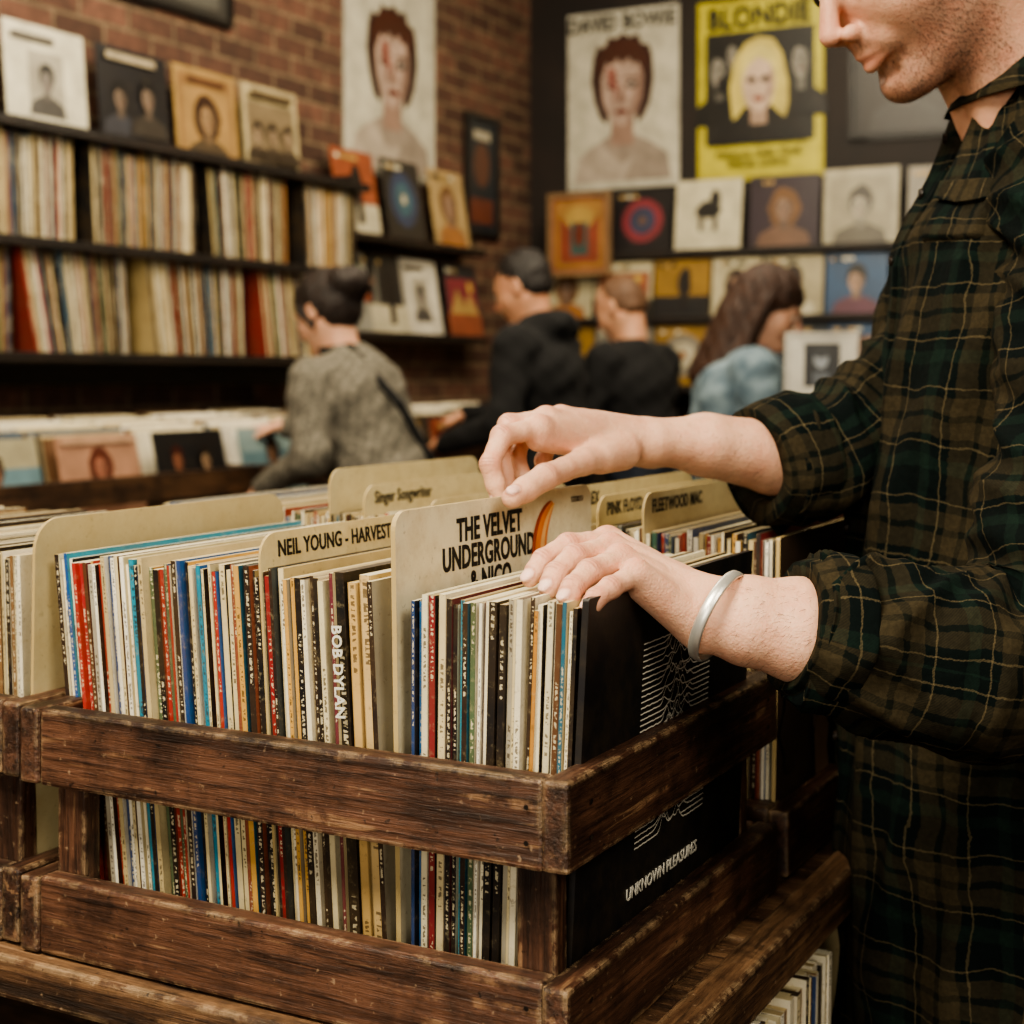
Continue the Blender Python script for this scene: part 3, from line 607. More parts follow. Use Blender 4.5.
board('easel_back',-.86,-.68,3.62,3.66,1.0,1.24,SH,st,.002)
# ================================================================= PEOPLE
def rotm(pitch=0,yaw=0):
    return Matrix.Rotation(yaw,4,'Z')@Matrix.Rotation(pitch,4,'Y')
def head_fn(neck):
    def fn(Q):
        d=ell(Q,(-.012,0,.033),(.094,.075,.083)); Y=np.abs(Q[:,1:2]); S=np.concatenate([Q[:,:1],Y,Q[:,2:]],1)
        d=smin(d,ell(S,(.028,0,-.02),(.060,.058,.088)),.03)
        d=smin(d,cap(S,(-.01,.047,-.05),(.058,.016,-.095),.02,.017),.03)
        d=smin(d,ell(S,(.073,0,-.098),(.019,.022,.017)),.016)
        d=smin(d,ell(S,(.05,.036,-.028),(.027,.024,.026)),.03)
        d=smin(d,cap(S,(.080,0,.024),(.070,.04,.024),.011,.009),.015)
        d=smax(d,-ell(S,(.094,.031,.001),(.017,.016,.012)),.012)
        d=smin(d,ell(S,(.074,.031,.0),(.0135,.0135,.0125)),.004)
        d=smin(d,cap(S,(.084,0,.014),(.112,0,-.029),.0070,.0092),.009)
        d=smin(d,ell(S,(.100,.0115,-.035),(.0095,.0062,.0072)),.005)
        d=smin(d,cap(S,(.088,0,-.048),(.078,.02,-.054),.012,.010),.012)
        d=smin(d,cap(S,(.0955,0,-.0575),(.084,.021,-.062),.0058,.003),.004)
        d=smin(d,cap(S,(.0925,0,-.0700),(.083,.019,-.0645),.0068,.003),.004)
        d=smax(d,-cap(S,(.106,0,-.0640),(.086,.022,-.0632),.0014,.0008),.003)
        d=smax(d,-cap(S,(.098,0,-.0825),(.082,.012,-.083),.004,.003),.008)
        d=smax(d,-ell(S,(.102,.0065,-.045),(.005,.0032,.004)),.003)
        er=ell(S,(-.015,.079,-.004),(.019,.007,.031)); er=smax(er,-ell(S,(-.010,.087,.0),(.010,.006,.018)),.004)
        d=smin(d,er,.006)
        d=smin(d,cap(Q,(-.03,0,-.05),neck,.052,.058),.03)
        d=smin(d,cap(S,(-.035,.045,-.045),tuple(np.array(neck)*.9+np.array((.05,.012,0))),.014,.012),.03)
        return d
    return fn
def stubmask(V):
    Y=np.abs(V[:,1])
    st=np.clip((-.030-V[:,2]+ (V[:,0]<.03)*.02)/.015,0,1)*np.clip((V[:,2]+.150)/.03,0,1)*np.clip((V[:,0]+.02)/.03,0,1)
    chk=1-np.clip(1.5-np.sqrt(((V[:,0]-.07)/.03)**2+((Y-.035)/.022)**2+((V[:,2]+.04)/.024)**2),0,1)
    lip=np.clip(1.9-np.sqrt(((V[:,0]-.094)/.018)**2+(Y/.023)**2+((V[:,2]+.064)/.0105)**2)*1.3,0,1)
    nose=np.clip(1.5-np.sqrt(((V[:,0]-.108)/.018)**2+(Y/.02)**2+((V[:,2]+.030)/.014)**2),0,1)
    return st*chk*(1-lip)*(1-nose)
def head_col(skin,stub=0):
    sk=np.array(skin)
    def fn(V):
        c=np.tile(sk,(len(V),1)); Y=np.abs(V[:,1])
        lip=np.clip(1.6-np.sqrt(((V[:,0]-.094)/.018)**2+(Y/.021)**2+((V[:,2]+.064)/.0095)**2)*1.3,0,1)[:,None]
        st=stubmask(V)*stub
        c=c*(1-st[:,None])+np.array(lin('#5a3a2c'))*st[:,None]
        c=c*(1-lip*.6)+np.array(lin('#a8604f'))*lip*.6
        ck=np.exp(-(((V[:,0]-.105)/.02)**2+(Y-.0)**2/.0004+((V[:,2]+.03)/.02)**2))[:,None]*.35
        c=c*(1-ck)+np.array(lin('#c4705c'))*ck
        c[:,3]=1; return c
    return fn
def make_head(e,Mh,neckw,skin,hairprims,hm,h=.0045,stub=0,nm='head',shortear=False):
    nl=Mh.inverted()@Vector(neckw); neck=(nl.x,nl.y,nl.z)
    lo=(min(-.13,neck[0]-.08),-.1,min(-.14,neck[2]-.07)); hi=(max(.135,neck[0]+.08),.1,.13)
    ho=sdfmesh(nm,head_fn(neck),lo,hi,h,[SKIN],e,Mh,None,head_col(skin,stub))
    for s_,n_ in ((1,'eye_l'),(-1,'eye_r')):
        mb=MB(); o=Vector((.0775,s_*.031,.0))
        for i in range(10):
            for j in range(6):
                def q(i,j):
                    t=i/10*2*math.pi; p=j/6*1.3; return o+Vector((math.cos(p)*.0118,math.sin(p)*math.cos(t)*.0118,math.sin(p)*math.sin(t)*.0118))
                mb.face([q(i,j),q(i+1,j),q(i+1,j+1),q(i,j+1)],lin('#1a1210') if j<2 else lin('#d8cfc4'))
        mb.build(n_,[PR],e,Mh)
    if hairprims:
        def hf(Q):
            d=None; S=np.concatenate([Q[:,:1],np.abs(Q[:,1:2]),Q[:,2:]],1)
            for pr in hairprims:
                if pr[0]=='e': x=ell(Q,pr[1],pr[2])
                else: x=cap(Q,pr[1],pr[2],pr[3],pr[4])
                d=x if d is None else smin(d,x,.02)
            n=np.sin(Q[:,0]*260+Q[:,2]*60)*np.sin(Q[:,1]*240+Q[:,2]*40)*.0015+np.sin(Q[:,0]*95+Q[:,2]*70+1)*np.sin(Q[:,1]*88-Q[:,2]*50)*.003
            d=d+n
            if shortear:
                d=smax(d,-ell(Q,(.125,0,-.045),(.075,.12,.11)),.02)
                d=smax(d,-ell(S,(.015,.088,-.035),(.040,.034,.040)),.02); d=smax(d,-ell(Q,(-.03,0,-.125),(.12,.12,.068)),.03)
            else: d=smax(d,-ell(Q,(.098,0,-.050),(.062,.085,.088)),.015)
            return d
        sdfmesh('hair',hf,(-.21,-.17,-.36),(.15,.17,.2),max(h,.0045),[hm],e,Mh)
    return ho
def hand_fn(palm,fingers,kp=.014,kf=.008,nails=()):
    def fn(Q):
        p=None
        for a,b,ra,rb in palm:
            x=cap(Q,a,b,ra,rb); p=x if p is None else smin(p,x,kp)
        tot=p
        for pts,rs in fingers:
            d=None
            for i in range(len(pts)-1):
                x=cap(Q,pts[i],pts[i+1],rs[i],rs[i+1]); d=x if d is None else smin(d,x,.003)
            tot=np.minimum(tot,smin(p,d,kf))
        for c,R,r in nails: tot=np.minimum(tot,ell(Q,c,r,R))
        return tot
    return fn
def bbox(pts,m):
    a=np.array([tuple(p) for p in pts]); return a.min(0)-m,a.max(0)+m
def ghand(name,e,M,wr,fw,up,side,skin,elb):
    wr=Vector(wr);fw=Vector(fw).normalized();up=Vector(up).normalized();lat=up.cross(fw).normalized(); up=fw.cross(lat)
    palm=[];fing=[];allp=[wr]
    for i,off in enumerate((-.029,-.01,.01,.028)):
        m_=wr+fw*(.088-.004*abs(i-1.5))+lat*off; palm.append((wr+lat*off*.5,m_,.015,.011))
        L=(.9,1.05,1.0,.8)[i if side>0 else 3-i]
        p1=m_+(fw*.85-up*.4).normalized()*.042*L; p2=p1+(fw*.4-up*.85).normalized()*.026*L; p3=p2+(fw*-.05-up).normalized()*.02*L
        fing.append(([m_,p1,p2,p3],[.0095,.0088,.008,.007])); allp+=[p1,p2,p3]
    t0=wr+fw*.02+lat*side*.02; t1=t0+fw*.03+lat*side*.028-up*.012; t2=t1+fw*.032+lat*side*.006-up*.012; t3=t2+fw*.024-lat*side*.004-up*.008
    fing.append(([t0,t1,t2,t3],[.013,.011,.0098,.0082])); allp+=[t0,t1,t2,t3]
    palm.append((Vector(elb)*.35+wr*.65,wr,.028,.023)); allp.append(Vector(elb)*.35+wr*.65)
    lo,hi=bbox(allp,.04); sk=np.array(skin)
    sdfmesh(name,hand_fn(palm,fing),lo,hi,.0038,[SKIN],e,M,None,lambda V:np.tile(sk,(len(V),1)))
def person(name,loc,yaw,sc,lean,drop,topm,pantm,hp,hm,arms,headpitch=.5,headyaw=0,build=1.0,skin='#d9a88c',coat=False,hood=False,headfwd=.06,hs=1.0,strap=False,shortear=False):
    e=empty(name,loc); M=Matrix.Translation(loc)@Matrix.Rotation(yaw,4,'Z')@Matrix.Scale(sc,4)
    sz=1.42-drop; b=build
    pr=[]
    def c_(a,b_,ra,rb,m): pr.append((lambda Q,a=a,b_=b_,ra=ra,rb=rb:cap(Q,a,b_,ra,rb),m))
    def e_(c,r,m): pr.append((lambda Q,c=c,r=r:ell(Q,c,r),m))
    e_((0,0,.95),(.125*b,.165*b,.13),1)
    for s_ in (1,-1):
        c_((0,s_*.085,.9),(.02,s_*.1,.50),.088,.062,1); c_((.02,s_*.1,.5),(-.02,s_*.1,.10),.06,.046,1); c_((-.04,s_*.1,.05),(.14,s_*.115,.04),.045,.036,2)
    e_((lean*.3,0,1.08),(.125*b,.16*b,.17),0); e_((lean*.72,0,1.27-drop*.5),(.13*b,.185*b,.18),0)
    c_((lean*.95,-.145*b,sz-.02),(lean*.95,.145*b,sz-.02),.062*b,.062*b,0); e_((lean*.9,0,sz),(.09,.12,.07),0)
    if coat:
        e_((-.01,0,.85),(.17,.21,.30),0); c_((0,0,.9),(0,0,.68),.16,.19,0)
        c_((lean*.95-.03,-.06,sz+.055),(lean*.95-.03,.06,sz+.055),.035,.035,0)
    if hood: c_((lean*.95-.09,-.05,sz+.05),(lean*.95-.09,.05,sz+.05),.05,.05,0); e_((lean-.04,0,sz+.06),(.1,.1,.05),0)
    for s_,(el,wr) in zip((1,-1),arms):
        sh=(lean*.95,s_*.175*b,sz-.03); c_(sh,el,.064*b,.050*b,0); c_(el,wr,.050*b,.037,0)
    def fn(Q):
        d=None
        for f,m in pr:
            x=f(Q); d=x if d is None else smin(d,x,.035)
        n=np.sin(Q[:,2]*38+Q[:,0]*25)*np.sin(Q[:,1]*31+Q[:,2]*22)*.006+np.sin(Q[:,2]*75-Q[:,0]*45+2)*np.sin(Q[:,1]*60)*.003
        return d+n
    def mf(Q):
        a=np.stack([f(Q) for f,m in pr],1); return np.array([m for f,m in pr])[a.argmin(1)]
    ap=[x for ar in arms for x in ar]; lo,hi=bbox(ap+[(-.25,-.3,0),(.25,.3,sz+.14)],.1); lo[2]=-.02
    sdfmesh('body',fn,lo,hi,.012,[topm,pantm,SHOE],e,M,mf)
    if strap:
        ch=[(lean*.95+.05,.06,sz+.07),(lean*.95-.06,.07,sz+.080),(lean*.6-.168,.05,1.27-drop*.4),(lean*.3-.172,-.03,1.08),(-.195,-.14,.88),(-.13,-.25,.80)]
        def sf(Q):
            d=None
            for p,q in zip(ch[:-1],ch[1:]): x=cap(Q,p,q,.013,.013); d=x if d is None else smin(d,x,.01)
            return np.minimum(d,ell(Q,(-.06,-.27,.72),(.13,.06,.12)))
        sdfmesh('shoulder_bag',sf,(-.27,-.37,.58),(.3,.15,sz+.12),.007,[BLACKC],e,M)
    Hc=Vector((lean+headfwd,0,sz+.19)); Mh=M@Matrix.Translation(Hc)@rotm(headpitch,headyaw)@Matrix.Scale(hs,4)
    make_head(e,Mh,M@Vector((lean*.95,0,sz)),lin(skin),hp,hm,shortear=shortear)
    for i,(s_,(el,wr)) in enumerate(zip((1,-1),arms)):
        el=Vector(el);wr=Vector(wr); f=(wr-el).normalized(); ghand('hand_%s'%('left','right')[i],e,M,wr+f*.02,f+Vector((0,0,-.3)),(0,0,1) if abs(f.z)<.8 else (1,0,0),-s_,lin(skin),el)
    return e
SHOE=solid('shoe_leather','#1a1512',.4)
BLACKC=simple('black_fabric','#0a0a0b','#121113',40,.95,.3)
JEANS=simple('dark_denim','#161c28','#1f2634',60,.85,.2)
DENIM=simple('washed_denim','#4f6270','#7d8f98',16,.85,.5,dist=.01)
def tweed():
    m,nt,b=newmat('gray_tweed'); tc=nd(nt,'TexCoord').outputs['Object']; n=noisen(nt,tc,70,6,.8); w=nd(nt,'TexWave',{'Vector':tc,'Scale':14.,'Distortion':2.,'Detail':2.}).outputs[1]
    c=ramp(nt,n,[(.35,lin('#45413a')),(.5,lin('#706a5e')),(.65,lin('#958d7e'))]); c=mixc(nt,math_(nt,'MULTIPLY',w,.45),c,lin('#3f3b34'))
    nt.links.new(c,b.inputs['Base Color']); b.inputs['Roughness'].default_value=.95; bump(nt,b,n,.5,.006); return m
TWEED=tweed()
short=[('e',(-.026,0,.046),(.098,.080,.086)),('e',(-.045,0,.0),(.070,.078,.08))]
buzz=[('e',(-.024,0,.038),(.087,.077,.083)),('e',(-.045,0,.0),(.064,.073,.08))]
bun=[('e',(-.02,0,.045),(.103,.086,.088)),('e',(-.05,0,.0),(.078,.082,.088)),('e',(-.135,0,.035),(.052,.058,.05)),('e',(-.12,.03,.05),(.035,.035,.035)),('e',(-.12,-.03,.02),(.035,.04,.035)),('c',(.03,.076,.02),(.0,.080,-.05),.012,.008)]
longh=[('e',(-.02,0,.045),(.108,.09,.092)),('e',(-.055,0,-.02),(.09,.098,.12)),('c',(-.07,.05,-.06),(-.06,.08,-.24),.055,.05),('c',(-.07,-.05,-.06),(-.06,-.08,-.24),.055,.05),('c',(-.09,0,-.06),(-.10,0,-.26),.06,.055),('c',(-.01,.082,.02),(-.02,.10,-.2),.02,.036),('c',(-.01,-.082,.02),(-.02,-.10,-.2),.02,.036)]
def gl(px,d): v=P(px,375,d); return Vector((v.x,v.y,0))
person('woman_in_gray_coat',gl(388,4.6),math.radians(182),.985,.16,.095,TWEED,JEANS,bun,hairm('#140d0a','#2b1a12'),[((.10,.27,1.08),(.30,.22,.98)),((.2,-.25,1.10),(.46,-.13,1.15))],.45,-.15,1.14,coat=True,headfwd=.07,hs=1.03,strap=True)
person('man_in_black_hoodie',gl(552,5.6),math.radians(184),1.02,.06,.02,BLACKC,BLACKC,short,hairm('#0e0908','#1c1310'),[((.06,.29,1.10),(.33,.22,1.03)),((.14,-.27,1.13),(.42,-.16,1.12))],.42,.0,1.2,skin='#bd8c6e',hood=True,headfwd=.06,hs=1.05,shortear=True)
person('man_in_black_sweater',gl(645,6.0),math.radians(165),.985,.06,.02,BLACKC,JEANS,buzz,hairm('#4a3322','#6b4c36'),[((.08,.27,1.11),(.33,.2,1.05)),((.12,-.26,1.13),(.36,-.14,1.10))],.45,.1,1.12,skin='#bd8f72',headfwd=.07,hs=1.08,shortear=True)
person('woman_in_denim_jacket',gl(722,5.0),math.radians(28),.985,.09,.07,DENIM,JEANS,longh,hairm('#21120b','#452818'),[((.10,.27,1.08),(.36,.2,1.05)),((.14,-.27,1.08),(.38,-.16,1.10))],.42,-.25,1.25,skin='#cf9f84',headfwd=.07,hs=1.08)
# ================================================================= FOREGROUND MAN
man=empty('man_in_plaid_shirt',C(.5,1.5,0))
def catmull(A,t):
    n=len(A); i=int(min(max(math.floor(t),0),n-2)); f=t-i
    p0=A[max(i-1,0)];p1=A[i];p2=A[i+1];p3=A[min(i+2,n-1)]
    return .5*((2*p1)+(-p0+p2)*f+(2*p0-5*p1+4*p2-p3)*f*f+(-p0+3*p1-3*p2+p3)*f**3)
class Loft:
    def __init__(s,pts,ref,nr,amp,fold,power=2.0,seed=0):
        s.A=np.array([[*c,ra,rb] for c,ra,rb in pts],float); s.ref=Vector(ref).normalized(); s.nr=nr; s.amp=amp; s.fold=fold; s.pw=power; s.seed=seed
        s.n=len(pts)-1; s.L=[0]; pv=None
        for k in range(201):
            q=Vector(catmull(s.A,s.n*k/200)[:3])
            if pv is not None: s.L.append(s.L[-1]+(q-pv).length)
            pv=q
        s.ra=float(np.mean(s.A[:,3:5]))
    def fr(s,t):
        q=catmull(s.A,t*s.n); q2=catmull(s.A,min(t+.01,1)*s.n); q1=catmull(s.A,max(t-.01,0)*s.n)
        T=Vector((q2-q1)[:3]).normalized(); U=(s.ref-T*s.ref.dot(T)).normalized(); return Vector(q[:3]),q[3],q[4],T,U,T.cross(U)
    def pt(s,t,th,off=0):
        c,ra,rb,T,U,Wv=s.fr(t); co,si=math.cos(th),math.sin(th)
        k=(abs(co)**s.pw+abs(si)**s.pw)**(-1/s.pw); l=np.interp(t,np.linspace(0,1,201),s.L)
        d=s.fold(t,l,th,s.seed)*s.amp+off
        return c+U*(co*(ra*k+d))+Wv*(si*(rb*k+d))
    def length(s,t): return float(np.interp(t,np.linspace(0,1,201),s.L))
    def mesh(s,name,ns,mat,parent,uo=(0,0),cap0=None,cap1=None):
        vs=[];fs=[];uv=[]; rings=[]
        ts=[k/(s.nr-1) for k in range(s.nr)]
        for t in ts: rings.append(([s.pt(t,2*math.pi*j/ns) for j in range(ns)],s.length(t)))
        if cap0: c=s.fr(0); rings.insert(0,([c[0]+c[3]*.004+(p-c[0])*cap0 for p in rings[0][0]],-.01)); rings.insert(0,([c[0]+c[3]*.02+(p-c[0])*cap0*.9 for p in rings[1][0]],-.03))
        if cap1: c=s.fr(1); rings.append(([c[0]+(p-c[0])*cap1 for p in rings[-1][0]],rings[-1][1]+.02))
        for r,l in rings: vs+=r
        for i in range(len(rings)-1):
            for j in range(ns):
                k=(j+1)%ns; fs.append((i*ns+j,i*ns+k,(i+1)*ns+k,(i+1)*ns+j))
                u0=j/ns*2*math.pi*s.ra+uo[0];u1=(j+1)/ns*2*math.pi*s.ra+uo[0];v0=rings[i][1]+uo[1];v1=rings[i+1][1]+uo[1]
                uv+=[u0,v0,u1,v0,u1,v1,u0,v1]
        me=bpy.data.meshes.new(name); me.from_pydata(vs,[],fs); ul=me.uv_layers.new(name='UVMap'); ul.data.foreach_set('uv',uv); me.update()
        return link(name,me,[mat],parent,None,True)
    def patch(s,name,t0,t1,a0,a1,off,mat,parent,uo=(0,0),n=14,tip=0):
        vs=[];fs=[];uv=[]
        for i in range(n+1):
            for j in range(n+1):
                f=i/n;g=j/n; o=off if (0<i<n and 0<j<n) else -.001
                tt=t0+(t1-t0)*f; tt-= tip*(1-abs(2*g-1))*(1-f)
                vs.append(s.pt(tt,a0+(a1-a0)*g,o))
        for i in range(n):
            for j in range(n):
                fs.append((i*(n+1)+j,i*(n+1)+j+1,(i+1)*(n+1)+j+1,(i+1)*(n+1)+j))
                for (x,y) in ((i,j),(i,j+1),(i+1,j+1),(i+1,j)): uv+=[(a0+(a1-a0)*y/n)*s.ra+uo[0],s.length(t0+(t1-t0)*x/n)+uo[1]]
        me=bpy.data.meshes.new(name); me.from_pydata(vs,[],fs); ul=me.uv_layers.new(name='UVMap'); ul.data.foreach_set('uv',uv); me.update()
        return link(name,me,[mat],parent,None,True)
def fold_sleeve(t,l,th,sd):
    c,s_=math.cos(th),math.sin(th)
    n=noise.noise(Vector((l*20+c*1.2,c*.9+sd,s_*.9)))
    n2=noise.noise(Vector((l*9+s_*1.6,c*.8+sd+5,s_*.8+3)))
    return (1-abs(n)*3.4)*.75+n2*1.4
def fold_torso(t,l,th,sd):
    c,s_=math.cos(th),math.sin(th)
    n=noise.noise(Vector((l*4+c*2,c*2.2+sd,s_*2.2))); n2=noise.noise(Vector((l*9-s_*2.,c*3.5,s_*3.5+7)))
    return ((1-abs(n)*2.8)*.8+n2*1.0)
fwd=D(-.995,.1); 
tor=Loft([(C(.475,1.50,.60),.148,.20),(C(.472,1.50,.80),.145,.195),(C(.475,1.50,1.0),.143,.195),(C(.49,1.50,1.18),.142,.2),(C(.508,1.50,1.32),.138,.205),(C(.517,1.50,1.42),.124,.195),(C(.520,1.495,1.485),.102,.155),(C(.520,1.49,1.54),.082,.105),(C(.518,1.485,1.585),.064,.072)],fwd,120,.012,fold_torso,2.3)
tor.mesh('shirt_torso',120,PLAID,man)
tor.patch('shirt_pocket',.62,.735,math.radians(24),math.radians(52),.006,PLAID,man,(.03,.02))
tor.patch('pocket_flap',.715,.755,math.radians(22),math.radians(54),.012,PLAID,man,(.05,.05),tip=.012)
tor.patch('button_placket',.02,.93,math.radians(-7),math.radians(7),.004,PLAID,man,(.01,0),n=40)
BUT=solid('shirt_button','#2a211a',.3)
for k in range(7):
    t=.08+k*.13; p=tor.pt(t,0,.006); me=bpy.data.meshes.new('b'); 
    M=frame(p,D(.1,1),(0,0,1)); vs=[M@Vector((.005*math.cos(q)*r,.005*math.sin(q)*r,z)) for r,z in ((1,-.002),(1,.001),(.7,.0015),(.0,.0012)) for q in [i*math.pi/6 for i in range(12)]]
    me.from_pydata(vs,[],[(r*12+i,r*12+(i+1)%12,(r+1)*12+(i+1)%12,(r+1)*12+i) for r in range(3) for i in range(12)]); link('button_%d'%k,me,[BUT],man)
col=Loft([(C(.520,1.485,1.560),.074,.082),(C(.518,1.485,1.585),.069,.076),(C(.516,1.485,1.606),.064,.071)],fwd,12,.0015,fold_torso)
col.mesh('collar_band',64,PLAID,man,(.02,.03),None,.88)
for s_ in (1,-1):
    a0,a1=math.radians(8)*s_,math.radians(150)*s_
    vs=[];fs=[];uv=[];n=20
    for j in range(n+1):
        th=a0+(a1-a0)*j/n; top=col.pt(1,th,.002); dirn=Vector((top-col.fr(1)[0])); dirn.z=0; dirn.normalize()
        ln=.046-.010*min(1,abs(th)/1.2)
        for i in range(5):
            f=i/4; vs.append(top+dirn*(.002+.022*f)+Vector((0,0,-ln*f)))
    for j in range(n):
        for i in range(4):
            q=(j*5+i,(j+1)*5+i,(j+1)*5+i+1,j*5+i+1); fs.append(q)
            for v_ in q: uv+=[(v_//5)*.007,(v_%5)*.012]
    me=bpy.data.meshes.new('collar'); me.from_pydata(vs,[],fs); ul=me.uv_layers.new(name='UVMap'); ul.data.foreach_set('uv',uv)
    o=link('collar_leaf_%s'%('l' if s_>0 else 'r'),me,[PLAID],man,None,True); md=o.modifiers.new('s','SOLIDIFY'); md.thickness=.002
nearS=Loft([(P(800,626,1.140),.048,.050),(P(850,638,1.15),.060,.058),(P(925,652,1.17),.070,.066),(P(1010,662,1.19),.078,.072),(P(1062,610,1.215),.080,.076),(P(1082,470,1.26),.076,.074),(P(1092,330,1.30),.074,.074),(P(1085,225,1.34),.078,.078),(P(1060,175,1.40),.07,.07)],D(0,-1),170,.0095,fold_sleeve,2.0,3)
nearS.mesh('shirt_sleeve_left',90,PLAID,man,(.02,.01),.62)
farS=Loft([(P(768,464,1.475),.056,.056),(P(815,454,1.50),.062,.060),(P(865,432,1.53),.064,.062),(P(915,385,1.56),.066,.066),(P(965,310,1.60),.070,.070),(P(1010,230,1.62),.075,.075),(P(1040,190,1.60),.07,.07)],D(0,-1),150,.0095,fold_sleeve,2.0,9)
farS.mesh('shirt_sleeve_right',90,PLAID,man,(.0,.03),.62)
for nm_,(a,b,r1,r2),sd in (('cuff_left',(P(793,624,1.139),P(838,634,1.148),.0515,.060),2),('cuff_right',(P(755,466,1.47),P(803,455,1.495),.060,.065),4)):
    m_=(a+b)/2; L_=Loft([(a,r1-.004,r1-.004),(a*.8+b*.2,r1,r1),(m_,(r1+r2)/2+.002,(r1+r2)/2+.002),(b,r2,r2),(b+(b-a)*.05,r2-.006,r2-.006)],D(0,-1),26,.0024,fold_sleeve,2.0,sd)
    L_.mesh(nm_,80,PLAID,man,(.05,.06),.66,.8)
hp=D(-.965,-.26); PT=math.radians(34)
Hm=C(.380,1.45,1.713)
Xh=(hp*math.cos(PT)+Vector((0,0,-math.sin(PT)))).normalized(); Yh=Vector((0,0,1)).cross(hp).normalized(); Zh=Xh.cross(Yh)
Mh=Matrix((Xh,Yh,Zh)).transposed().to_4x4(); Mh.translation=Hm; Mh=Mh@Matrix.Scale(1.10,4)
ho=make_head(man,Mh,C(.516,1.487,1.55),lin('#d3a286'),[('e',(-.02,0,.05),(.104,.086,.086)),('e',(-.05,0,.005),(.075,.081,.08)),('c',(.06,0,.1),(-.02,0,.12),.03,.03)],hairm('#24150d','#3f2818'),.0022,.42)
BRISTLE=solid('beard_hair','#2e1c12',.7)
strands('stubble',ho,lambda V:stubmask(V)**1.5,14000,.0026,.00015,(-.2,0,-1),BRISTLE,man,Mh,3)
hipc=C(.49,1.52,0); lf=Vector((0,0,1)).cross(fwd)
def lowfn():
    pr=[]
    pr.append(lambda Q:ell(Q-np.array(tuple(hipc),np.float32),(0,0,.88),(.14,.165,.15)))
    for s_ in (1,-1):
        h_=hipc+lf*.09*s_
        def mk(a,b,ra,rb): pr.append(lambda Q:cap(Q,tuple(a),tuple(b),ra,rb))
        mk(h_+Vector((0,0,.84)),h_+Vector((0,0,.48)),.092,.066); mk(h_+Vector((0,0,.48)),h_-fwd*.02+Vector((0,0,.1)),.065,.05)
        mk(h_-fwd*.05+Vector((0,0,.05)),h_+fwd*.14+Vector((0,0,.042)),.048,.038)
    def f(Q):
        d=None
        for g in pr: x=g(Q); d=x if d is None else smin(d,x,.03)
        return d
    return f
sdfmesh('trousers_and_shoes',lowfn(),tuple(hipc+Vector((-.32,-.32,-.02))),tuple(hipc+Vector((.32,.32,1.05))),.012,[JEANS,SHOE],man,None,lambda Q:(Q[:,2]<.09).astype(int))
# ---- hands
SK=np.array(lin('#deae92')); RED=np.array(lin('#c66e55')); NC=np.array(lin('#efc8b8')); CRZ=np.array(lin('#8a4a38'))
def handcol(kn,nails,crs,veins):
    K=np.array([tuple(k) for k in kn],np.float32)
    def fn(V):
        d=np.min(np.linalg.norm(V[:,None,:]-K[None],axis=2),axis=1); f=(np.exp(-(d/.010)**2)*.45)[:,None]
        c=SK*(1-f)+RED*f
        for J,t,dn,r in crs:
            q=V-np.array(J,np.float32); s=q@np.array(t,np.float32); dd=np.linalg.norm(q,axis=1); up=q@np.array(dn,np.float32)
            m=np.zeros(len(V))
            for o in (-.0030,0,.0030): m=np.maximum(m,np.exp(-((s-o)/.0007)**2))
            m=(m*np.clip(up/(r*.5),0,1)*(dd<r*1.9)*.5)[:,None]; c=c*(1-m)+CRZ*m
        for a,b in veins:
            w=(np.exp(-((cap(V,tuple(a),tuple(b),0,0)-.0)/.0075)**4)*.16)[:,None]; c=c*(1-w)+np.array(lin('#a9887c'))*w
        for cc,R,r in nails:
            e=ell(V,cc,r,R); w=np.clip((.0008-e)/.0008,0,1)[:,None]; c=c*(1-w)+NC*w
            rim=np.exp(-((e-.0012)/.0008)**2)[:,None]*.45; c=c*(1-rim)+np.array(lin('#9c5644'))*rim
        c[:,3]=1; return c
    return fn
def nailp(p2,p3,dors,r):
    t=(p3-p2).normalized(); d=(dors-t*dors.dot(t)).normalized(); x=t.cross(d).normalized()
    c=p3+t*.0005+d*(r-.0016); R=np.array([[x[i],t[i],d[i]] for i in range(3)],np.float32)
    return (tuple(c),R,(.0052,.0068,.0024))
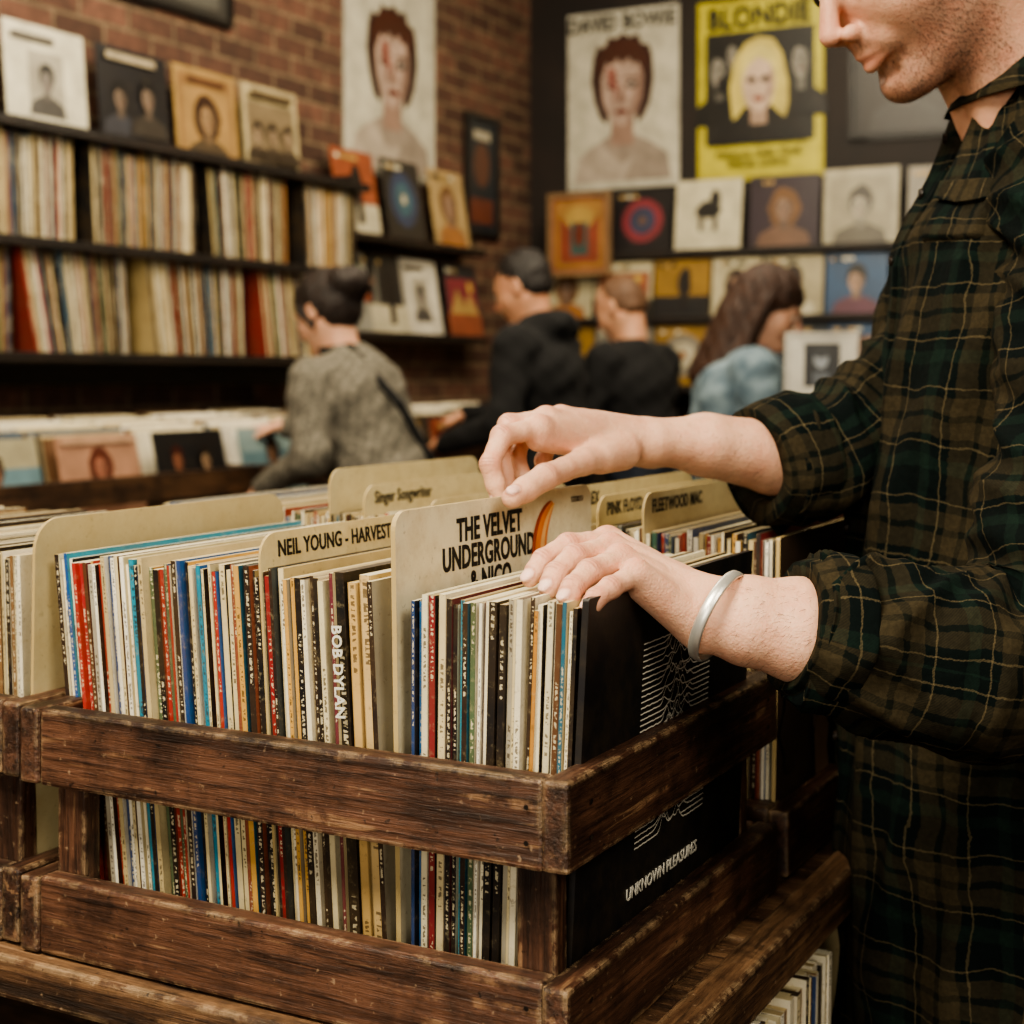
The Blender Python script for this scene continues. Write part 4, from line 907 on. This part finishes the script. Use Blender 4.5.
def build_hand(name,wrist,fore,fore_r,wr_r,wide,fingers,thumb,rs,up,nails,hres=.0013):
    palm=[];fg=[];kn=[];ap=[wrist]+fore;crs=[];veins=[]
    mid=lambda a,b,k: a*(1-k)+b*k
    for i,f in enumerate(fingers):
        off=(i-1.5)/1.5
        base=wrist+wide*(-off)*.012
        palm.append((tuple(base),tuple(f[0]-up*.004),.0145,.0112)); palm.append((tuple(base-up*.008),tuple(f[0]-up*.011),.014,.0090))
        palm.append((tuple(base*.45+f[0]*.55+up*.0068),tuple(f[0]+up*.0040),.0050,.0080))
        pts=[f[0],mid(f[0],f[1],.5),f[1],mid(f[1],f[2],.5),f[2],mid(f[2],f[3],.6),f[3]]
        r=rs[i]; fg.append(([tuple(p) for p in pts],[r*1.14,r*.96,r*1.08,r*.91,r*.98,r*.90,r*.76])); kn+=[f[0]+up*.008,f[1]+up*.004,f[2]+up*.003]; ap+=f
        for j in (1,2):
            t=(f[j+1]-f[j-1]).normalized(); dn=(f[j]-(f[j-1]+f[j+1])*.5); dn=(dn-t*dn.dot(t)); dn=dn.normalized() if dn.length>1e-5 else up
            crs.append((tuple(f[j]),tuple(t),tuple(dn),r))
    for i in (0,1,2): 
        a=wrist+wide*(.008-i*.008)+up*.012; b=(fingers[i][0]+fingers[i+1][0])*.5+up*.006; veins.append((a,b)); palm.append((tuple(mid(a,b,.1)),tuple(mid(a,b,.7)),.0042,.0034))
    t=thumb; palm.append((tuple(t[0]),tuple(t[0]*.45+t[1]*.55),.0160,.0140))
    fg.append(([tuple(t[0]),tuple(t[1]),tuple(mid(t[1],t[2],.5)),tuple(t[2]),tuple(mid(t[2],t[3],.6)),tuple(t[3])],[.0150,.0120,.0102,.0112,.0106,.0086])); kn+=[t[2]]; ap+=t
    tt=(t[3]-t[1]).normalized(); crs.append((tuple(t[2]),tuple(tt),tuple(Vector((0,0,1))-tt*tt.z),.0106))
    chain=[wrist]+fore; rr=[wr_r]+fore_r
    for i in range(len(chain)-1):
        for s_ in (1,-1): palm.append((tuple(chain[i]+wide*s_*.007),tuple(chain[i+1]+wide*s_*.007),rr[i],rr[i+1]))
    lo,hi=bbox(ap,.045)
    o=sdfmesh(name,hand_fn(palm,fg,.009,.006,nails),lo,hi,hres,[SKIN],man,None,None,handcol(kn,nails,crs,veins))
    A_=np.array(tuple(wrist)); B_=np.array(tuple(fore[-1])); dd=(B_-A_)/np.linalg.norm(B_-A_)
    strands(name+'_arm_hair',o,lambda V:np.clip(((V-A_)@dd-.005)/.03,0,1),900,.011,.00011,tuple(-dd+np.array((0,0,-.7))),BRISTLE,man,None,7)
    return o
rw=P(652,441,1.425)
RF=[[P(538,428,1.315),P(502,436,1.287),P(490,464,1.272),P(499,498,1.272)],
    [P(546,420,1.340),P(509,425,1.322),P(499,454,1.305),P(508,490,1.297)],
    [P(560,419,1.365),P(526,428,1.358),P(516,456,1.342),P(525,488,1.330)],
    [P(580,426,1.385),P(552,437,1.390),P(543,461,1.380),P(549,486,1.365)]]
RT=[P(622,452,1.385),P(582,462,1.325),P(545,477,1.270),P(512,498,1.234)]
build_hand('hand_right',rw,[P(705,445,1.45),P(775,457,1.485),P(820,454,1.50)],[.027,.034,.036],.0185,D(.0,1.,-.3).normalized(),RF,RT,[.0090,.0092,.0088,.0078],Vector((0,0,1)),[nailp(RT[2],RT[3],D(-.1,-.65,.7),.0096),nailp(RF[0][2],RF[0][3],D(-1,-.1,.1),.0069)])
lw=P(702,610,1.135)
LF=[[P(608,541,1.185),P(568,545,1.160),P(543,560,1.145),P(530,579,1.135)],
    [P(611,548,1.158),P(574,557,1.125),P(556,574,1.108),P(548,590,1.096)],
    [P(620,559,1.130),P(589,572,1.096),P(573,587,1.078),P(566,600,1.066)],
    [P(636,574,1.105),P(610,588,1.080),P(596,598,1.068),P(589,608,1.058)]]
LT=[P(680,588,1.165),P(645,566,1.215),P(615,560,1.245),P(590,560,1.262)]
LN=[nailp(f[2],f[3],D(-.45,-.5,.65),r) for f,r in zip(LF,(.0068,.0071,.0068,.0060))]
build_hand('hand_left',lw,[P(745,620,1.137),P(800,630,1.142),P(850,640,1.15)],[.0255,.0315,.034],.0180,D(.15,.45,.85).normalized(),LF,LT,[.0086,.0090,.0086,.0076],D(-.25,-.45,.85).normalized(),LN)
# bracelet
ax=(P(760,622,1.14)-lw).normalized(); axb=(ax+D(0,-1,.0)*.62+Vector((0,0,-.25))).normalized(); u=(Vector((0,0,1))-axb*axb.z).normalized(); v=axb.cross(u); cb=P(718,616,1.136)
n=72; prof=[(-.0046,0),(-.0034,.0013),(0,.0018),(.0034,.0013),(.0046,0),(.003,-.0008),(-.003,-.0008)]
rings=[]
for i in range(n+1):
    th=math.radians(24)+math.radians(312)*i/n; rd=u*math.cos(th-math.pi*.5)*.0350+v*math.sin(th-math.pi*.5)*.0375
    dn=rd.normalized(); rings.append([cb+rd+axb*a+dn*b for a,b in prof])
vs=[p for r in rings for p in r]; k=len(prof)
fs=[(i*k+j,i*k+(j+1)%k,(i+1)*k+(j+1)%k,(i+1)*k+j) for i in range(n) for j in range(k)]+[tuple(range(k)),tuple(range(n*k,n*k+k))]
me=bpy.data.meshes.new('bracelet'); me.from_pydata(vs,[],fs); link('cuff_bracelet',me,[simple('silver','#dedad0','#eeeae2',40,.38,.03,.75)],man,None,True)
# ================================================================= LIGHTS
def area(name,loc,size,power,col,target=None,sy=None):
    l=bpy.data.lights.new(name,'AREA'); l.energy=power; l.size=size; l.color=col
    if sy: l.shape='RECTANGLE'; l.size_y=sy
    o=bpy.data.objects.new(name,l); COL.objects.link(o); o.location=loc
    d=(Vector(target)-Vector(loc)) if target else Vector((0,0,-1)); o.rotation_euler=d.to_track_quat('-Z','Y').to_euler(); return o
W1=(1.,.87,.64)
area('ceiling_light_key',C(-1.0,.0,3.1),1.0,104,(1.,.91,.72),C(.0,1.2,1.1))
area('ceiling_light_aisle',C(-1.0,3.2,3.3),1.2,62,W1)
area('ceiling_light_left',(-1.6,3.2,3.35),1.0,72,W1,(-3.1,3.3,1.6))
area('ceiling_light_back',(-1.3,4.4,3.35),1.4,62,W1,(-1.6,5.9,1.9))
area('ceiling_light_front',C(1.3,-.8,3.0),1.2,50,(1.,.9,.72),C(.4,1.3,.8))
area('front_fill_light',C(-.9,-2.2,1.8),1.4,48,(1.,.92,.75),C(.0,1.2,.95))  # added soft fill aimed at the crates; no window is built there
w=bpy.data.worlds.new('World'); scene.world=w; w.use_nodes=True; w.node_tree.nodes['Background'].inputs[0].default_value=(.5,.42,.32,1); w.node_tree.nodes['Background'].inputs[1].default_value=.07
# ================================================================= CAMERA
cam=bpy.data.cameras.new('camera'); co=bpy.data.objects.new('camera',cam); COL.objects.link(co)
co.location=C(0,0,H); co.rotation_euler=(math.radians(90),0,CAMYAW); cam.sensor_width=36; cam.lens=36*F/1024; cam.shift_y=-(512-375)/1024; cam.clip_start=.02
cam.dof.use_dof=True; cam.dof.focus_distance=1.13; cam.dof.aperture_fstop=6.3
scene.camera=co
try:
    scene.view_settings.view_transform='AgX'; scene.view_settings.look='AgX - Medium High Contrast'; scene.view_settings.exposure=.2
except Exception as ex: print(ex)
